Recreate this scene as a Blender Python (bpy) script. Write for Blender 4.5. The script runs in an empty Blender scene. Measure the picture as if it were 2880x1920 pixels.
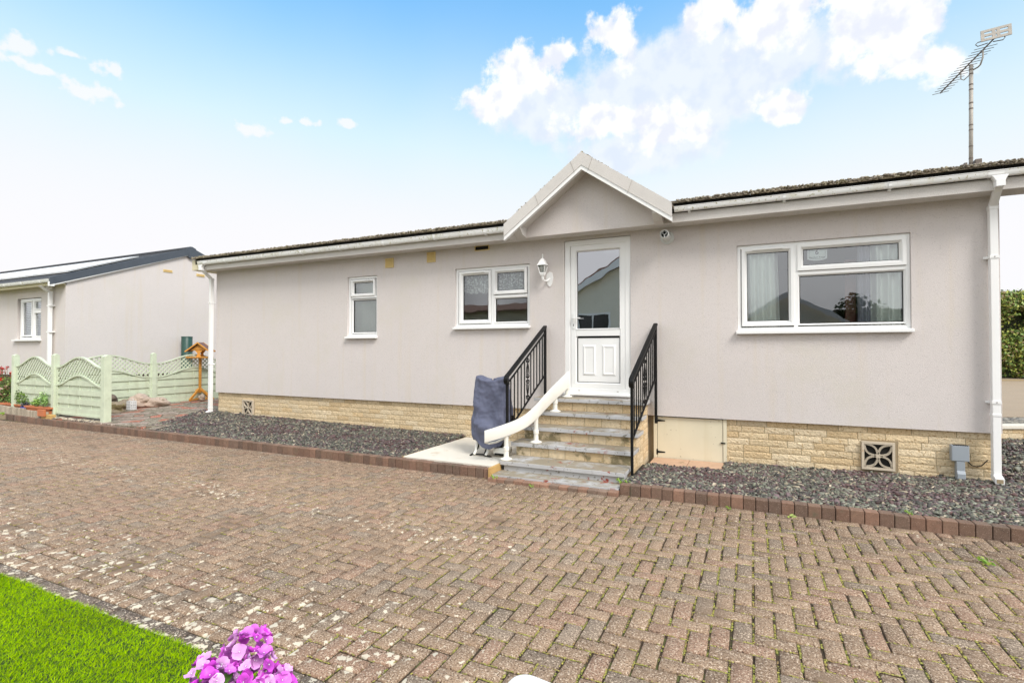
import bpy, bmesh, math, random
import numpy as np
from mathutils import Vector, Matrix
random.seed(7); rng = np.random.default_rng(7)
sc = bpy.context.scene
PI = math.pi
# ---------------------------------------------------------------- camera
cam_d = bpy.data.cameras.new('camera'); cam = bpy.data.objects.new('camera', cam_d)
sc.collection.objects.link(cam); sc.camera = cam
cam_d.sensor_width = 36; cam_d.lens = 18.0; cam_d.clip_start = 0.05; cam_d.clip_end = 2000
TH = math.atan(1440/3080.); PITCH = math.atan(23/1440.)
cam.location = (0, 0, 1.38)
cam.rotation_euler = (PI/2+PITCH, 0, TH)
# ---------------------------------------------------------------- light
SUN_EL, SUN_AZ = math.radians(45), math.radians(122)     # azimuth clockwise from +Y
sun_d = bpy.data.lights.new('sun', 'SUN'); sun = bpy.data.objects.new('sun', sun_d)
sc.collection.objects.link(sun)
sun_d.energy = 2.3; sun_d.angle = math.radians(22); sun_d.color = (1, .96, .90)
sdir = Vector((math.sin(SUN_AZ)*math.cos(SUN_EL), math.cos(SUN_AZ)*math.cos(SUN_EL), math.sin(SUN_EL)))
sun.rotation_euler = sdir.to_track_quat('Z', 'Y').to_euler()
sc.view_settings.view_transform = 'Standard'; sc.view_settings.look = 'None'
sc.view_settings.exposure = 0.52; sc.view_settings.gamma = 1
# ---------------------------------------------------------------- world: sky texture, high thin haze and clouds
wd = bpy.data.worlds.new("World"); sc.world = wd; wd.use_nodes = True
nt = wd.node_tree; nt.nodes.clear()
def N(t, **k):
    n = nt.nodes.new(t)
    for a, b in k.items(): setattr(n, a, b)
    return n
def M(op, a, b=None, c=None, clamp=False):
    n = N('ShaderNodeMath', operation=op); n.use_clamp = clamp
    for i, v in enumerate((a, b, c)):
        if v is None: continue
        if isinstance(v, (int, float)): n.inputs[i].default_value = v
        else: nt.links.new(v, n.inputs[i])
    return n.outputs[0]
def SS(v, lo, hi):
    n = N('ShaderNodeMapRange', interpolation_type='SMOOTHSTEP'); nt.links.new(v, n.inputs[0])
    n.inputs[1].default_value = lo; n.inputs[2].default_value = hi; return n.outputs[0]
def MIX(f, a, b, bt='MIX'):
    n = N('ShaderNodeMix', data_type='RGBA', blend_type=bt)
    for s, v in ((n.inputs[0], f), (n.inputs[6], a), (n.inputs[7], b)):
        if isinstance(v, (int, float)): s.default_value = v
        elif isinstance(v, tuple): s.default_value = v
        else: nt.links.new(v, s)
    return n.outputs[2]
sky = N('ShaderNodeTexSky', sky_type='NISHITA'); sky.sun_disc = False
sky.sun_elevation = SUN_EL; sky.sun_rotation = SUN_AZ; sky.air_density = 1.0; sky.dust_density = 1.0; sky.ozone_density = 2.0
tc = N('ShaderNodeTexCoord'); sep = N('ShaderNodeSeparateXYZ'); nt.links.new(tc.outputs['Generated'], sep.inputs[0])
sx, sy, sz = sep.outputs
el = M('ARCSINE', sz); az = M('ARCTAN2', sx, sy)
D2 = 180/PI
eld = M('MULTIPLY', el, D2); azd = M('MULTIPLY', az, D2)
# blue of the clear part
blue = MIX(1.0, sky.outputs[0], (1.75, 3.2, 3.3, 1), 'MULTIPLY')
blue = MIX(1.0, blue, (9.0, 7.75, 9.4, 1), 'DARKEN')
# thin white haze that thickens towards the horizon
nz = N('ShaderNodeTexNoise'); nz.inputs['Scale'].default_value = 2.2; nz.inputs['Detail'].default_value = 4
nt.links.new(tc.outputs['Generated'], nz.inputs[0])
eh = M('ADD', eld, M('MULTIPLY', M('SUBTRACT', nz.outputs[0], .5), 6.0))
haze_f = M('SUBTRACT', 1.0, SS(eh, 9.0, 40.0))
WHITE = (9.1, 9.05, 9.3, 1)
col = MIX(haze_f, blue, WHITE)
# cumulus: soft-edged cells broken up by fractal noise
cmb = N('ShaderNodeCombineXYZ'); nt.links.new(azd, cmb.inputs[0]); nt.links.new(eld, cmb.inputs[1])
def blobs(lst):
    out = None
    for (a, e, ra, re) in lst:
        v1 = N('ShaderNodeVectorMath', operation='SUBTRACT'); nt.links.new(cmb.outputs[0], v1.inputs[0]); v1.inputs[1].default_value = (a, e, 0)
        v2 = N('ShaderNodeVectorMath', operation='MULTIPLY'); nt.links.new(v1.outputs[0], v2.inputs[0]); v2.inputs[1].default_value = (1/ra, 1/re, 0)
        v3 = N('ShaderNodeVectorMath', operation='LENGTH'); nt.links.new(v2.outputs[0], v3.inputs[0])
        out = v3.outputs['Value'] if out is None else M('SMOOTH_MIN', out, v3.outputs['Value'], .25)
    return out
cn = N('ShaderNodeTexNoise'); cn.inputs['Scale'].default_value = .26; cn.inputs['Detail'].default_value = 9; cn.inputs['Roughness'].default_value = .60
nt.links.new(cmb.outputs[0], cn.inputs[0])
cf = M('SUBTRACT', cn.outputs[0], .5)
puffy = blobs([(-23.0, 28.6, 4.6, 2.5), (-20.3, 30.2, 2.2, 2.0), (-27.6, 26.0, 3.2, 2.3), (-13.2, 31.0, 2.6, 2.6), (-2.5, 32.0, 3.6, 3.2), (3.5, 30.8, 6.0, 3.8),
               (9.5, 29.0, 4.8, 4.2), (12.6, 26.2, 4.2, 3.2), (15.0, 23.4, 2.4, 1.5), (-14.5, 23.5, 5.4, 1.9), (-8.0, 22.6, 5.0, 2.4), (3.2, 23.0, 3.2, 1.5)])
soft = blobs([(-0.9, 27.6, 14.5, 4.6), (-10.5, 26.5, 9.0, 4.2), (-22.0, 25.5, 6.5, 3.6), (-11, 20.8, 9.0, 2.6), (-5.5, 24.0, 9.0, 3.0)])
small = blobs([(-69.0, 23.2, 1.7, .8), (-64.8, 21.3, 2.1, .75), (-63.4, 23.4, 1.0, .62), (-67.9, 22.0, 1.3, .35), (-66.0, 23.7, 1.0, .32), (-69.6, 22.2, 1.0, .4),
               (-52.0, 21.0, 1.6, .7), (-47.2, 22.5, 1.3, .35), (-49.0, 22.3, 1.0, .35), (-43, 22.8, .9, .5)])
# unseen sky behind and overhead: broken cloud added extra bright as fill light
far = N('ShaderNodeTexNoise'); far.inputs['Scale'].default_value = 2.6; far.inputs['Detail'].default_value = 8
nt.links.new(tc.outputs['Generated'], far.inputs[0])
behind = SS(sy, .25, -.15)
f_far = M('MULTIPLY', SS(far.outputs[0], .38, .56), M('MAXIMUM', behind, SS(eld, 44, 58)))
f_soft = M('MULTIPLY', SS(M('ADD', M('SUBTRACT', 1.0, soft), M('MULTIPLY', cf, 1.8)), -.2, .38), .92)
f_puff = SS(M('ADD', M('SUBTRACT', 1.0, puffy), M('MULTIPLY', cf, 3.3)), -.08, .46)
cn2 = N('ShaderNodeTexNoise'); cn2.inputs['Scale'].default_value = .8; cn2.inputs['Detail'].default_value = 6
nt.links.new(cmb.outputs[0], cn2.inputs[0])
f_small = M('MULTIPLY', SS(M('ADD', M('SUBTRACT', 1.0, small), M('MULTIPLY', M('SUBTRACT', cn2.outputs[0], .5), 3.6)), -.1, .6), .8)
sh2 = N('ShaderNodeTexNoise'); sh2.inputs['Scale'].default_value = .42; sh2.inputs['Detail'].default_value = 8; nt.links.new(cmb.outputs[0], sh2.inputs[0])
shade = SS(sh2.outputs[0], .36, .58)
soft_c = MIX(shade, (7.4, 8.1, 9.4, 1), (8.3, 8.8, 9.5, 1))
puff_c = MIX(shade, (8.0, 8.35, 9.3, 1), (10.2, 10.2, 10.2, 1))
col = MIX(f_soft, col, soft_c)
col = MIX(f_puff, col, puff_c)
col = MIX(f_small, col, (9.2, 9.2, 9.3, 1))
col = MIX(f_far, col, (15.0, 15.0, 15.0, 1))
bg = N('ShaderNodeBackground'); bg.inputs[1].default_value = 0.075; nt.links.new(col, bg.inputs[0])
wo = N('ShaderNodeOutputWorld'); nt.links.new(bg.outputs[0], wo.inputs[0])

# ================================================================ helpers
MATS = {}
def lin(r, g, b):
    f = lambda c: (c/255/12.92) if c/255 <= .04045 else ((c/255+.055)/1.055)**2.4
    return (f(r), f(g), f(b))
class Mat:
    """procedural principled material; colour = base x (noise variation) with optional patches"""
    def __init__(s, name, base=(.5, .5, .5), rough=.6, var=.08, scale=6, bump=0, bscale=80, metal=0, attr=False, spec=.5,
                 patches=(), streak=0, bdetail=4, voro=0, speck=None, bdist=.01):
        m = bpy.data.materials.new(name); m.use_nodes = True; s.m = m; MATS[name] = m
        t = m.node_tree; s.t = t; L = t.links
        b = t.nodes['Principled BSDF']; s.b = b
        b.inputs['Roughness'].default_value = rough; b.inputs['Metallic'].default_value = metal
        b.inputs['Specular IOR Level'].default_value = spec
        co = t.nodes.new('ShaderNodeTexCoord').outputs['Object']; s.co = co
        if attr:
            a = t.nodes.new('ShaderNodeAttribute'); a.attribute_name = 'Col'; c = a.outputs['Color']; s.attr = a
        else:
            r = t.nodes.new('ShaderNodeRGB'); r.outputs[0].default_value = (*base, 1); c = r.outputs[0]
        if var:
            n = s.noise(scale, 5, .6); mr = t.nodes.new('ShaderNodeMapRange')
            L.new(n, mr.inputs[0]); mr.inputs[1].default_value = .25; mr.inputs[2].default_value = .75
            mr.inputs[3].default_value = 1-var; mr.inputs[4].default_value = 1+var
            mm = t.nodes.new('ShaderNodeVectorMath'); mm.operation = 'SCALE'; L.new(c, mm.inputs[0]); L.new(mr.outputs[0], mm.inputs['Scale']); c = mm.outputs[0]
        if streak:
            mp = t.nodes.new('ShaderNodeMapping'); L.new(co, mp.inputs[0]); mp.inputs['Scale'].default_value = (9, 9, .5)
            n = t.nodes.new('ShaderNodeTexNoise'); n.inputs['Scale'].default_value = 1; n.inputs['Detail'].default_value = 4; L.new(mp.outputs[0], n.inputs[0])
            c = s.mix(s.ramp(n.outputs[0], .52, .75), c, tuple(x*(1-streak) for x in (1, .98, .92)), 'MULTIPLY')
        if speck:      # (scale, thr_lo, thr_hi, colour)
            for (scl, lo, hi, cc) in speck:
                c = s.mix(s.ramp(s.noise(scl, 2, .5), lo, hi), c, cc)
        for (scl, lo, hi, cc) in patches:
            c = s.mix(s.ramp(s.noise(scl, 6, .65), lo, hi), c, cc)
        s.c = c; L.new(c, b.inputs['Base Color'])
        if bump:
            bp = t.nodes.new('ShaderNodeBump'); bp.inputs['Strength'].default_value = bump; bp.inputs['Distance'].default_value = bdist
            L.new(s.noise(bscale, bdetail, .6), bp.inputs['Height']); L.new(bp.outputs[0], b.inputs['Normal']); s.bp = bp
    def noise(s, scale, detail=4, rough=.5):
        n = s.t.nodes.new('ShaderNodeTexNoise'); n.inputs['Scale'].default_value = scale; n.inputs['Detail'].default_value = detail
        n.inputs['Roughness'].default_value = rough; s.t.links.new(s.co, n.inputs[0]); return n.outputs[0]
    def ramp(s, v, lo, hi, a=0, b=1):
        mr = s.t.nodes.new('ShaderNodeMapRange'); mr.interpolation_type = 'SMOOTHSTEP'; s.t.links.new(v, mr.inputs[0])
        mr.inputs[1].default_value = lo; mr.inputs[2].default_value = hi; mr.inputs[3].default_value = a; mr.inputs[4].default_value = b
        return mr.outputs[0]
    def math(s, op, a, b):
        n = s.t.nodes.new('ShaderNodeMath'); n.operation = op
        for i, v in enumerate((a, b)):
            if isinstance(v, (int, float)): n.inputs[i].default_value = v
            else: s.t.links.new(v, n.inputs[i])
        return n.outputs[0]
    def mix(s, f, a, b, bt='MIX'):
        n = s.t.nodes.new('ShaderNodeMix'); n.data_type = 'RGBA'; n.blend_type = bt
        for so, v in ((n.inputs[0], f), (n.inputs[6], a), (n.inputs[7], b)):
            if isinstance(v, (int, float)): so.default_value = v
            elif isinstance(v, tuple): so.default_value = (*v[:3], 1)
            else: s.t.links.new(v, so)
        return n.outputs[2]
    def setc(s, c): s.c = c; s.t.links.new(c, s.b.inputs['Base Color'])

class MB:
    def __init__(s): s.v = []; s.f = []; s.c = []; s.cur = None
    def col(s, c): s.cur = c; return s
    def add(s, vs, fs):
        o = len(s.v); s.v += [tuple(v) for v in vs]; s.f += [tuple(i+o for i in f) for f in fs]
        if s.cur is not None: s.c += [s.cur]*len(vs)
        return s
    def box(s, x0, x1, y0, y1, z0, z1):
        return s.add([(x0,y0,z0),(x1,y0,z0),(x1,y1,z0),(x0,y1,z0),(x0,y0,z1),(x1,y0,z1),(x1,y1,z1),(x0,y1,z1)],
                     [(0,3,2,1),(4,5,6,7),(0,1,5,4),(1,2,6,5),(2,3,7,6),(3,0,4,7)])
    def obox(s, c, ux, uy, uz, a, b, d):
        """oriented box: centre, three unit axes, half sizes"""
        c, ux, uy, uz = Vector(c), Vector(ux), Vector(uy), Vector(uz)
        vs = [c+ux*a*i+uy*b*j+uz*d*k for k in (-1, 1) for (i, j) in ((-1,-1),(1,-1),(1,1),(-1,1))]
        return s.add(vs, [(0,3,2,1),(4,5,6,7),(0,1,5,4),(1,2,6,5),(2,3,7,6),(3,0,4,7)])
    def bar(s, p, q, w, h, up=(0,0,1)):
        p, q = Vector(p), Vector(q); d = (q-p); l = d.length; d = d/l; up = Vector(up)
        side = d.cross(up)
        if side.length < 1e-5: side = d.cross(Vector((1,0,0)))
        side.normalize(); u = side.cross(d)
        return s.obox((p+q)/2, d, side, u, l/2, w/2, h/2)
    def prism(s, poly, vec):
        """poly: list of 3d points (planar), extruded by vec"""
        n = len(poly); v = Vector(vec); a = [Vector(p) for p in poly]; b = [p+v for p in a]
        return s.add(a+b, [tuple(range(n))[::-1], tuple(range(n, 2*n))] + [(i, (i+1) % n, n+(i+1) % n, n+i) for i in range(n)])
    def tube(s, pts, r, n=10, caps=True, rr=None):
        pts = [Vector(p) for p in pts]; vs = []; fs = []
        m = len(pts); prev = None
        for i, p in enumerate(pts):
            d = (pts[min(i+1, m-1)]-pts[max(i-1, 0)]).normalized()
            if prev is None:
                a = d.cross(Vector((0,0,1)));
                if a.length < 1e-3: a = d.cross(Vector((1,0,0)))
            else: a = prev - d*prev.dot(d)
            a.normalize(); prev = a; b = d.cross(a); ri = rr[i] if rr else r
            vs += [p+(a*math.cos(2*PI*k/n)+b*math.sin(2*PI*k/n))*ri for k in range(n)]
        for i in range(m-1):
            fs += [(i*n+k, i*n+(k+1) % n, (i+1)*n+(k+1) % n, (i+1)*n+k) for k in range(n)]
        if caps: fs += [tuple(range(n))[::-1], tuple(range((m-1)*n, m*n))]
        return s.add(vs, fs)
    def lathe(s, c, prof, n=16, sq=False):
        """prof: (r,z) list around vertical axis at c"""
        vs = []; off = PI/4 if sq else 0
        for r, z in prof: vs += [(c[0]+r*math.cos(2*PI*k/n+off), c[1]+r*math.sin(2*PI*k/n+off), c[2]+z) for k in range(n)]
        m = len(prof); fs = [(i*n+k, i*n+(k+1) % n, (i+1)*n+(k+1) % n, (i+1)*n+k) for i in range(m-1) for k in range(n)]
        fs += [tuple(range(n))[::-1], tuple(range((m-1)*n, m*n))]
        return s.add(vs, fs)
    def ring(s, x0, x1, z0, z1, w, y0, y1, slope=.4):
        """mitred rectangular frame in the XZ plane, front at y0, back y1, chamfered towards the opening"""
        wf = w*(1-slope); ys = y0+(y1-y0)*.55
        for (a, b) in (((x0,z0),(x1,z0)), ((x1,z0),(x1,z1)), ((x1,z1),(x0,z1)), ((x0,z1),(x0,z0))):
            def off(p, d): return (p[0]+(d if p[0] == x0 else -d), p[1]+(d if p[1] == z0 else -d))
            P = []
            for p in (a, b):
                for d, y in ((0, y1), (0, y0+.003), (.003, y0), (wf, y0), (w, ys), (w, y1)):
                    q = off(p, d); P.append((q[0], y, q[1]))
            s.add(P, [(i, (i+1) % 6, 6+(i+1) % 6, 6+i) for i in range(6)])
        return s
    def build(s, name, mat, parent=None, smooth=False, bevel=0, auto=None):
        me = bpy.data.meshes.new(name); me.from_pydata(s.v, [], s.f)
        if s.c and len(s.c) == len(s.v):
            ca = me.color_attributes.new('Col', 'FLOAT_COLOR', 'POINT')
            ca.data.foreach_set('color', np.array([(*c[:3], c[3] if len(c) > 3 else 1) for c in s.c], dtype=np.float32).ravel())
        bm = bmesh.new(); bm.from_mesh(me); bmesh.ops.recalc_face_normals(bm, faces=bm.faces); bm.to_mesh(me); bm.free()
        o = bpy.data.objects.new(name, me); sc.collection.objects.link(o)
        me.materials.append(MATS[mat] if isinstance(mat, str) else mat)
        if smooth: me.shade_smooth()
        if auto is not None:
            me.shade_smooth()
            try: me.set_sharp_from_angle(angle=math.radians(auto))
            except Exception: pass
        if bevel:
            md = o.modifiers.new('bevel', 'BEVEL'); md.width = bevel; md.segments = 2; md.limit_method = 'ANGLE'; md.angle_limit = math.radians(40)
        place(o, parent); return o
def wloc(o):
    v = Vector(o.location); p = o.parent
    while p: v += Vector(p.location); p = p.parent
    return v
def place(o, parent):
    if parent is not None: o.parent = parent; o.location = -wloc(parent)
def np_mesh(name, V, F, mat, C=None, parent=None, smooth=False, uv=None):
    """V (n,3); F (m,k) int; C (n,4) point colours"""
    me = bpy.data.meshes.new(name); V = np.asarray(V, dtype=np.float32); F = np.asarray(F, dtype=np.int32); k = F.shape[1]
    me.vertices.add(len(V)); me.vertices.foreach_set('co', V.ravel())
    me.loops.add(F.size); me.loops.foreach_set('vertex_index', F.ravel())
    me.polygons.add(len(F)); me.polygons.foreach_set('loop_start', np.arange(0, F.size, k, dtype=np.int32))
    me.polygons.foreach_set('loop_total', np.full(len(F), k, dtype=np.int32))
    if C is not None:
        ca = me.color_attributes.new('Col', 'FLOAT_COLOR', 'POINT'); ca.data.foreach_set('color', np.asarray(C, dtype=np.float32).ravel())
    me.update(calc_edges=True); me.validate()
    if smooth: me.shade_smooth()
    o = bpy.data.objects.new(name, me); sc.collection.objects.link(o); me.materials.append(MATS[mat]); place(o, parent); return o
def tag(o, label, cat, group=None, kind=None):
    if label: o['label'] = label
    if cat: o['category'] = cat
    if group: o['group'] = group
    if kind: o['kind'] = kind
    return o
def thing(name, label, cat, loc, group=None):
    o = bpy.data.objects.new(name, None); sc.collection.objects.link(o); o.location = loc; o.empty_display_size = .1
    return tag(o, label, cat, group)
def struct(o, kind='structure'): o['kind'] = kind; return o
def scatter(name, P, Vt, Ft, S, mat, C, kind=None, parent=None, tilt=None, flat=False):
    """instances baked into one mesh: template Vt(k,3) Ft(m,q); P (n,3), S (n,3) scale; random yaw and tilt"""
    n = len(P); yaw = rng.uniform(0, 2*PI, n); tl = tilt if tilt is not None else np.zeros((n, 2))
    T = Vt[None, :, :]*S[:, None, :]
    cx, sx_ = np.cos(tl[:, 0]), np.sin(tl[:, 0]); cy, sy_ = np.cos(tl[:, 1]), np.sin(tl[:, 1])
    x, y, z = T[..., 0], T[..., 1], T[..., 2]
    y, z = y*cx[:, None]-z*sx_[:, None], y*sx_[:, None]+z*cx[:, None]
    x, z = x*cy[:, None]+z*sy_[:, None], -x*sy_[:, None]+z*cy[:, None]
    c, s_ = np.cos(yaw)[:, None], np.sin(yaw)[:, None]
    x, y = x*c-y*s_, x*s_+y*c
    V = np.stack([x+P[:, None, 0], y+P[:, None, 1], z+P[:, None, 2]], -1).reshape(-1, 3)
    F = (Ft[None]+(np.arange(n)*len(Vt))[:, None, None]).reshape(-1, Ft.shape[1])
    Cc = np.repeat(C, len(Vt), axis=0)
    o = np_mesh(name, V, F, mat, Cc, parent)
    if kind: o['kind'] = kind
    return o
def sm(x, y, s=1.0, o=0.0):      # cheap smooth pseudo-noise, -1..1
    return (math.sin(x*2.1*s+o)+math.sin(y*2.7*s+1.3+o)+math.sin((x+y)*1.3*s+2.1+o)+math.sin((x-y*1.7)*3.1*s+.7*o))/4
def smn(x, y, s=1.0, o=0.0):
    return (np.sin(x*2.1*s+o)+np.sin(y*2.7*s+1.3+o)+np.sin((x+y)*1.3*s+2.1+o)+np.sin((x-y*1.7)*3.1*s+.7*o))/4

# ================================================================ materials
WALLC = (.640, .592, .572)
Mat('render_grey', WALLC, .92, .03, 1.1, bump=.65, bscale=110, streak=.010, bdetail=6, bdist=.007, speck=((75, .56, .74, tuple(x*.86 for x in WALLC)), (110, .58, .74, tuple(min(x*1.16, .8) for x in WALLC))), patches=((1.3, .50, .78, (WALLC[0]*.97, WALLC[1]*.975, WALLC[2]*.92)),))
Mat('render_fascia', (.64, .61, .58), .92, .05, 3, bump=.6, bscale=170, bdist=.006, speck=((200, .55, .7, (.38, .35, .31)),))
Mat('upvc', (.84, .84, .83), .28, .02, 3, bump=.02, bscale=20)
Mat('upvc_gutter', (.83, .83, .82), .38, .03, 4, patches=((2.5, .54, .72, (.62, .60, .47)), (30, .56, .66, (.46, .43, .27))), streak=.05)
Mat('upvc_pipe', (.84, .84, .835), .33, .02, 3, streak=.03)
Mat('cream_plastic', (.70, .54, .24), .45, .05, 9)
Mat('cream_board', (.66, .60, .42), .7, .05, 4, bump=.1, bscale=60)
Mat('cream_paint', (.72, .66, .50), .42, .05, 2.5, streak=.06, speck=((34, .70, .73, (.25, .2, .12)),))
Mat('stairlift_cream', (.80, .785, .72), .35, .02, 2)
Mat('black_gasket', (.012, .012, .012), .5, 0)
Mat('black_metal', (.006, .006, .006), .5, .3, 20, bump=.2, bscale=120, spec=.25)
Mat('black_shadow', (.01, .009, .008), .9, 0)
Mat('brass_grey', (.62, .61, .58), .3, .05, 20, metal=.6)
Mat('brick_cream', rough=.93, attr=True, var=.13, scale=26, bump=1, bscale=48, bdetail=8, bdist=.016, speck=((60, .57, .70, (.44, .29, .14)),))
Mat('brick_stained', rough=.93, attr=True, var=.15, scale=20, bump=1, bscale=48, bdetail=8, bdist=.016, patches=((5, .47, .60, (.24, .20, .11)), (30, .62, .66, (.72, .66, .52))))
Mat('mortar', (.33, .26, .165), .95, .12, 30, bump=.4, bscale=120)
Mat('concrete_block', (.56, .48, .37), .9, .08, 14, bump=.4, bscale=120, patches=((7, .60, .72, (.45, .26, .10)),))
Mat('kerb_brick', rough=.9, attr=True, var=.22, scale=28, bump=.8, bscale=150, bdist=.005, speck=((190, .60, .70, (.36, .26, .20)), (170, .62, .72, (.07, .045, .035))),
    patches=((7, .58, .72, (.13, .11, .07)),))
Mat('joint_sand', (.06, .04, .022), .98, .3, 60, bump=.8, bscale=160, patches=((9, .50, .62, (.11, .12, .03)),))
Mat('moss', rough=.95, attr=True, var=.3, scale=90, bump=.8, bscale=300)
Mat('slate_chip', rough=.62, attr=True, var=.15, scale=60, bump=.3, bscale=200)
Mat('slate_bed', (.02, .017, .014), .95, .3, 30, bump=.6, bscale=90)
Mat('pad_board', (.66, .62, .54), .8, .06, 2.5, bump=.1, bscale=50, patches=((1.7, .58, .72, (.50, .42, .31)), (5, .62, .75, (.42, .40, .36))))
Mat('timber', (.52, .33, .12), .7, .15, 12, bump=.2, bscale=60)
Mat('log_timber', rough=.9, attr=True, var=.2, scale=30, bump=.5, bscale=60)
Mat('sandstone', (.50, .33, .22), .9, .1, 8, bump=.3, bscale=90, patches=((6, .58, .68, (.30, .22, .13)),))
gs = Mat('step_paint', (.47, .475, .485), .62, .07, 5, bump=.35, bscale=70, bdist=.006)
def finish_step(s):
    c = s.c
    sepn = s.t.nodes.new('ShaderNodeNewGeometry'); sz_ = s.t.nodes.new('ShaderNodeSeparateXYZ'); s.t.links.new(sepn.outputs['Normal'], sz_.inputs[0])
    up = s.ramp(sz_.outputs[2], .5, .9)
    d = s.math('MULTIPLY', s.ramp(s.noise(3.2, 7, .7), .30, .54), s.math('ADD', s.math('MULTIPLY', up, .85), .08))
    c = s.mix(d, c, (.26, .215, .145))
    c = s.mix(s.ramp(s.noise(16, 7, .7), .585, .61), c, (.20, .19, .165))
    c = s.mix(s.math('MULTIPLY', s.ramp(s.noise(9.5, 6, .65), .575, .59), s.ramp(s.noise(1.9, 2, .5), .48, .54)), c, (.27, .055, .03))
    s.setc(c)
finish_step(gs)
Mat('roof_tile', rough=.95, attr=True, var=.3, scale=25, bump=.7, bscale=80)
Mat('roof_dark', (.05, .052, .058), .8, .15, 12, bump=.3, bscale=90)
Mat('verge_dark', (.065, .078, .098), .45, .12, 9, bump=.05, bscale=40)
Mat('solar_frame', (.5, .5, .5), .4, .02, 4, metal=.5)
Mat('solar_sky_sheen', (.82, .83, .85), .22, .02, 4)  # pale base colour paints the sky's reflection onto the panels
Mat('fence_green', (.57, .63, .48), .72, .1, 8, bump=.25, bscale=70, streak=.12, patches=((3.5, .62, .78, (.34, .38, .22)),))
Mat('oak_stain', (.60, .27, .045), .55, .18, 14, bump=.1, bscale=60)
Mat('felt_brown', (.16, .09, .08), .9, .15, 60, bump=.2, bscale=160)
Mat('green_plastic', (.025, .075, .06), .4, .05, 5)
Mat('terracotta', (.50, .16, .065), .75, .1, 12, bump=.1, bscale=60)
Mat('blue_glaze', (.01, .04, .40), .18, .05, 8)
Mat('teal_pot', (.01, .06, .06), .3, .05, 8)
Mat('soil', (.035, .025, .018), .95, .3, 40, bump=.6, bscale=60)
Mat('rock', (.27, .22, .155), .95, .25, 9, bump=1, bscale=28, bdist=.02, patches=((6, .52, .62, (.15, .12, .055)), (9, .60, .66, (.30, .24, .06))))
Mat('rock_pale', (.46, .36, .29), .95, .18, 9, bump=1, bscale=28, bdist=.02, patches=((8, .56, .66, (.24, .18, .12)),))
Mat('rock_dark', (.14, .105, .08), .95, .25, 9, bump=1, bscale=28, bdist=.02)
Mat('stone_white', (.66, .66, .66), .7, .05, 9)
Mat('leafy', rough=.55, attr=True, var=.15, scale=20)
Mat('petal', rough=.5, attr=True, var=.06, scale=40)
Mat('grass_blade', rough=.7, attr=True, var=.12, scale=3, spec=.03)
Mat('grass_base', (.02, .045, .003), .9, .2, 40)
Mat('earth', (.12, .105, .05), .95, .3, 2, bump=.4, bscale=20)
Mat('asphalt_tan', (.34, .255, .175), .93, .06, 1.5, bump=.5, bscale=150, speck=((140, .58, .72, (.44, .38, .31)),))
Mat('yellow_paint', (.62, .40, .06), .7, .1, 10)
Mat('cover_cloth', (.10, .11, .17), .6, .07, 5, bump=.8, bscale=5, bdetail=2, bdist=.05)
Mat('grey_plastic', (.30, .335, .37), .4, .03, 5)
Mat('curtain', (.88, .90, .87), .85, .03, 4)
Mat('curtain_grey', (.36, .36, .44), .85, .05, 9)
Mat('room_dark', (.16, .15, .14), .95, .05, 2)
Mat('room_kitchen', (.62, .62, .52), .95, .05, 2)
Mat('wood_red', (.16, .045, .025), .5, .15, 10)
Mat('white_plastic', (.80, .80, .79), .3, .01, 3)
Mat('sign_face', (.72, .76, .74), .4, .03, 12)
Mat('sign_rim', (.80, .82, .82), .35, .02, 12)
Mat('sign_ink', (.035, .045, .05), .5, 0)
Mat('alu_mast', (.37, .34, .30), .6, .16, 22, bump=.2, bscale=60, metal=.15)
Mat('alu_dark', (.15, .12, .10), .6, .2, 22)
Mat('opp_wall', (.78, .74, .62), .9, .05, 2)
Mat('opp_brown', (.27, .15, .11), .8, .15, 7)
Mat('dark_glass', (.03, .035, .035), .15, 0)
# crazy paving: voronoi flags
cp = Mat('crazy_paving', (.30, .23, .19), .93, .15, 20, bump=.4, bscale=70)
vo = cp.t.nodes.new('ShaderNodeTexVoronoi'); vo.inputs['Scale'].default_value = 3.3; cp.t.links.new(cp.co, vo.inputs[0])
ve = cp.t.nodes.new('ShaderNodeTexVoronoi'); ve.feature = 'DISTANCE_TO_EDGE'; ve.inputs['Scale'].default_value = 3.3; cp.t.links.new(cp.co, ve.inputs[0])
sv = cp.t.nodes.new('ShaderNodeSeparateColor'); cp.t.links.new(vo.outputs['Color'], sv.inputs[0])
c = cp.mix(cp.ramp(sv.outputs[0], .62, .66), cp.c, (.40, .13, .08)); c = cp.mix(cp.ramp(sv.outputs[1], .55, .6), c, (.22, .19, .14))
c = cp.mix(cp.ramp(cp.noise(22, 5, .7), .57, .63), c, (.62, .55, .46))
c = cp.mix(cp.ramp(cp.noise(6, 5, .7), .50, .60), c, (.16, .12, .08))
c = cp.mix(cp.ramp(ve.outputs[0], .035, .015), c, (.11, .095, .06)); cp.setc(c)
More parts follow.
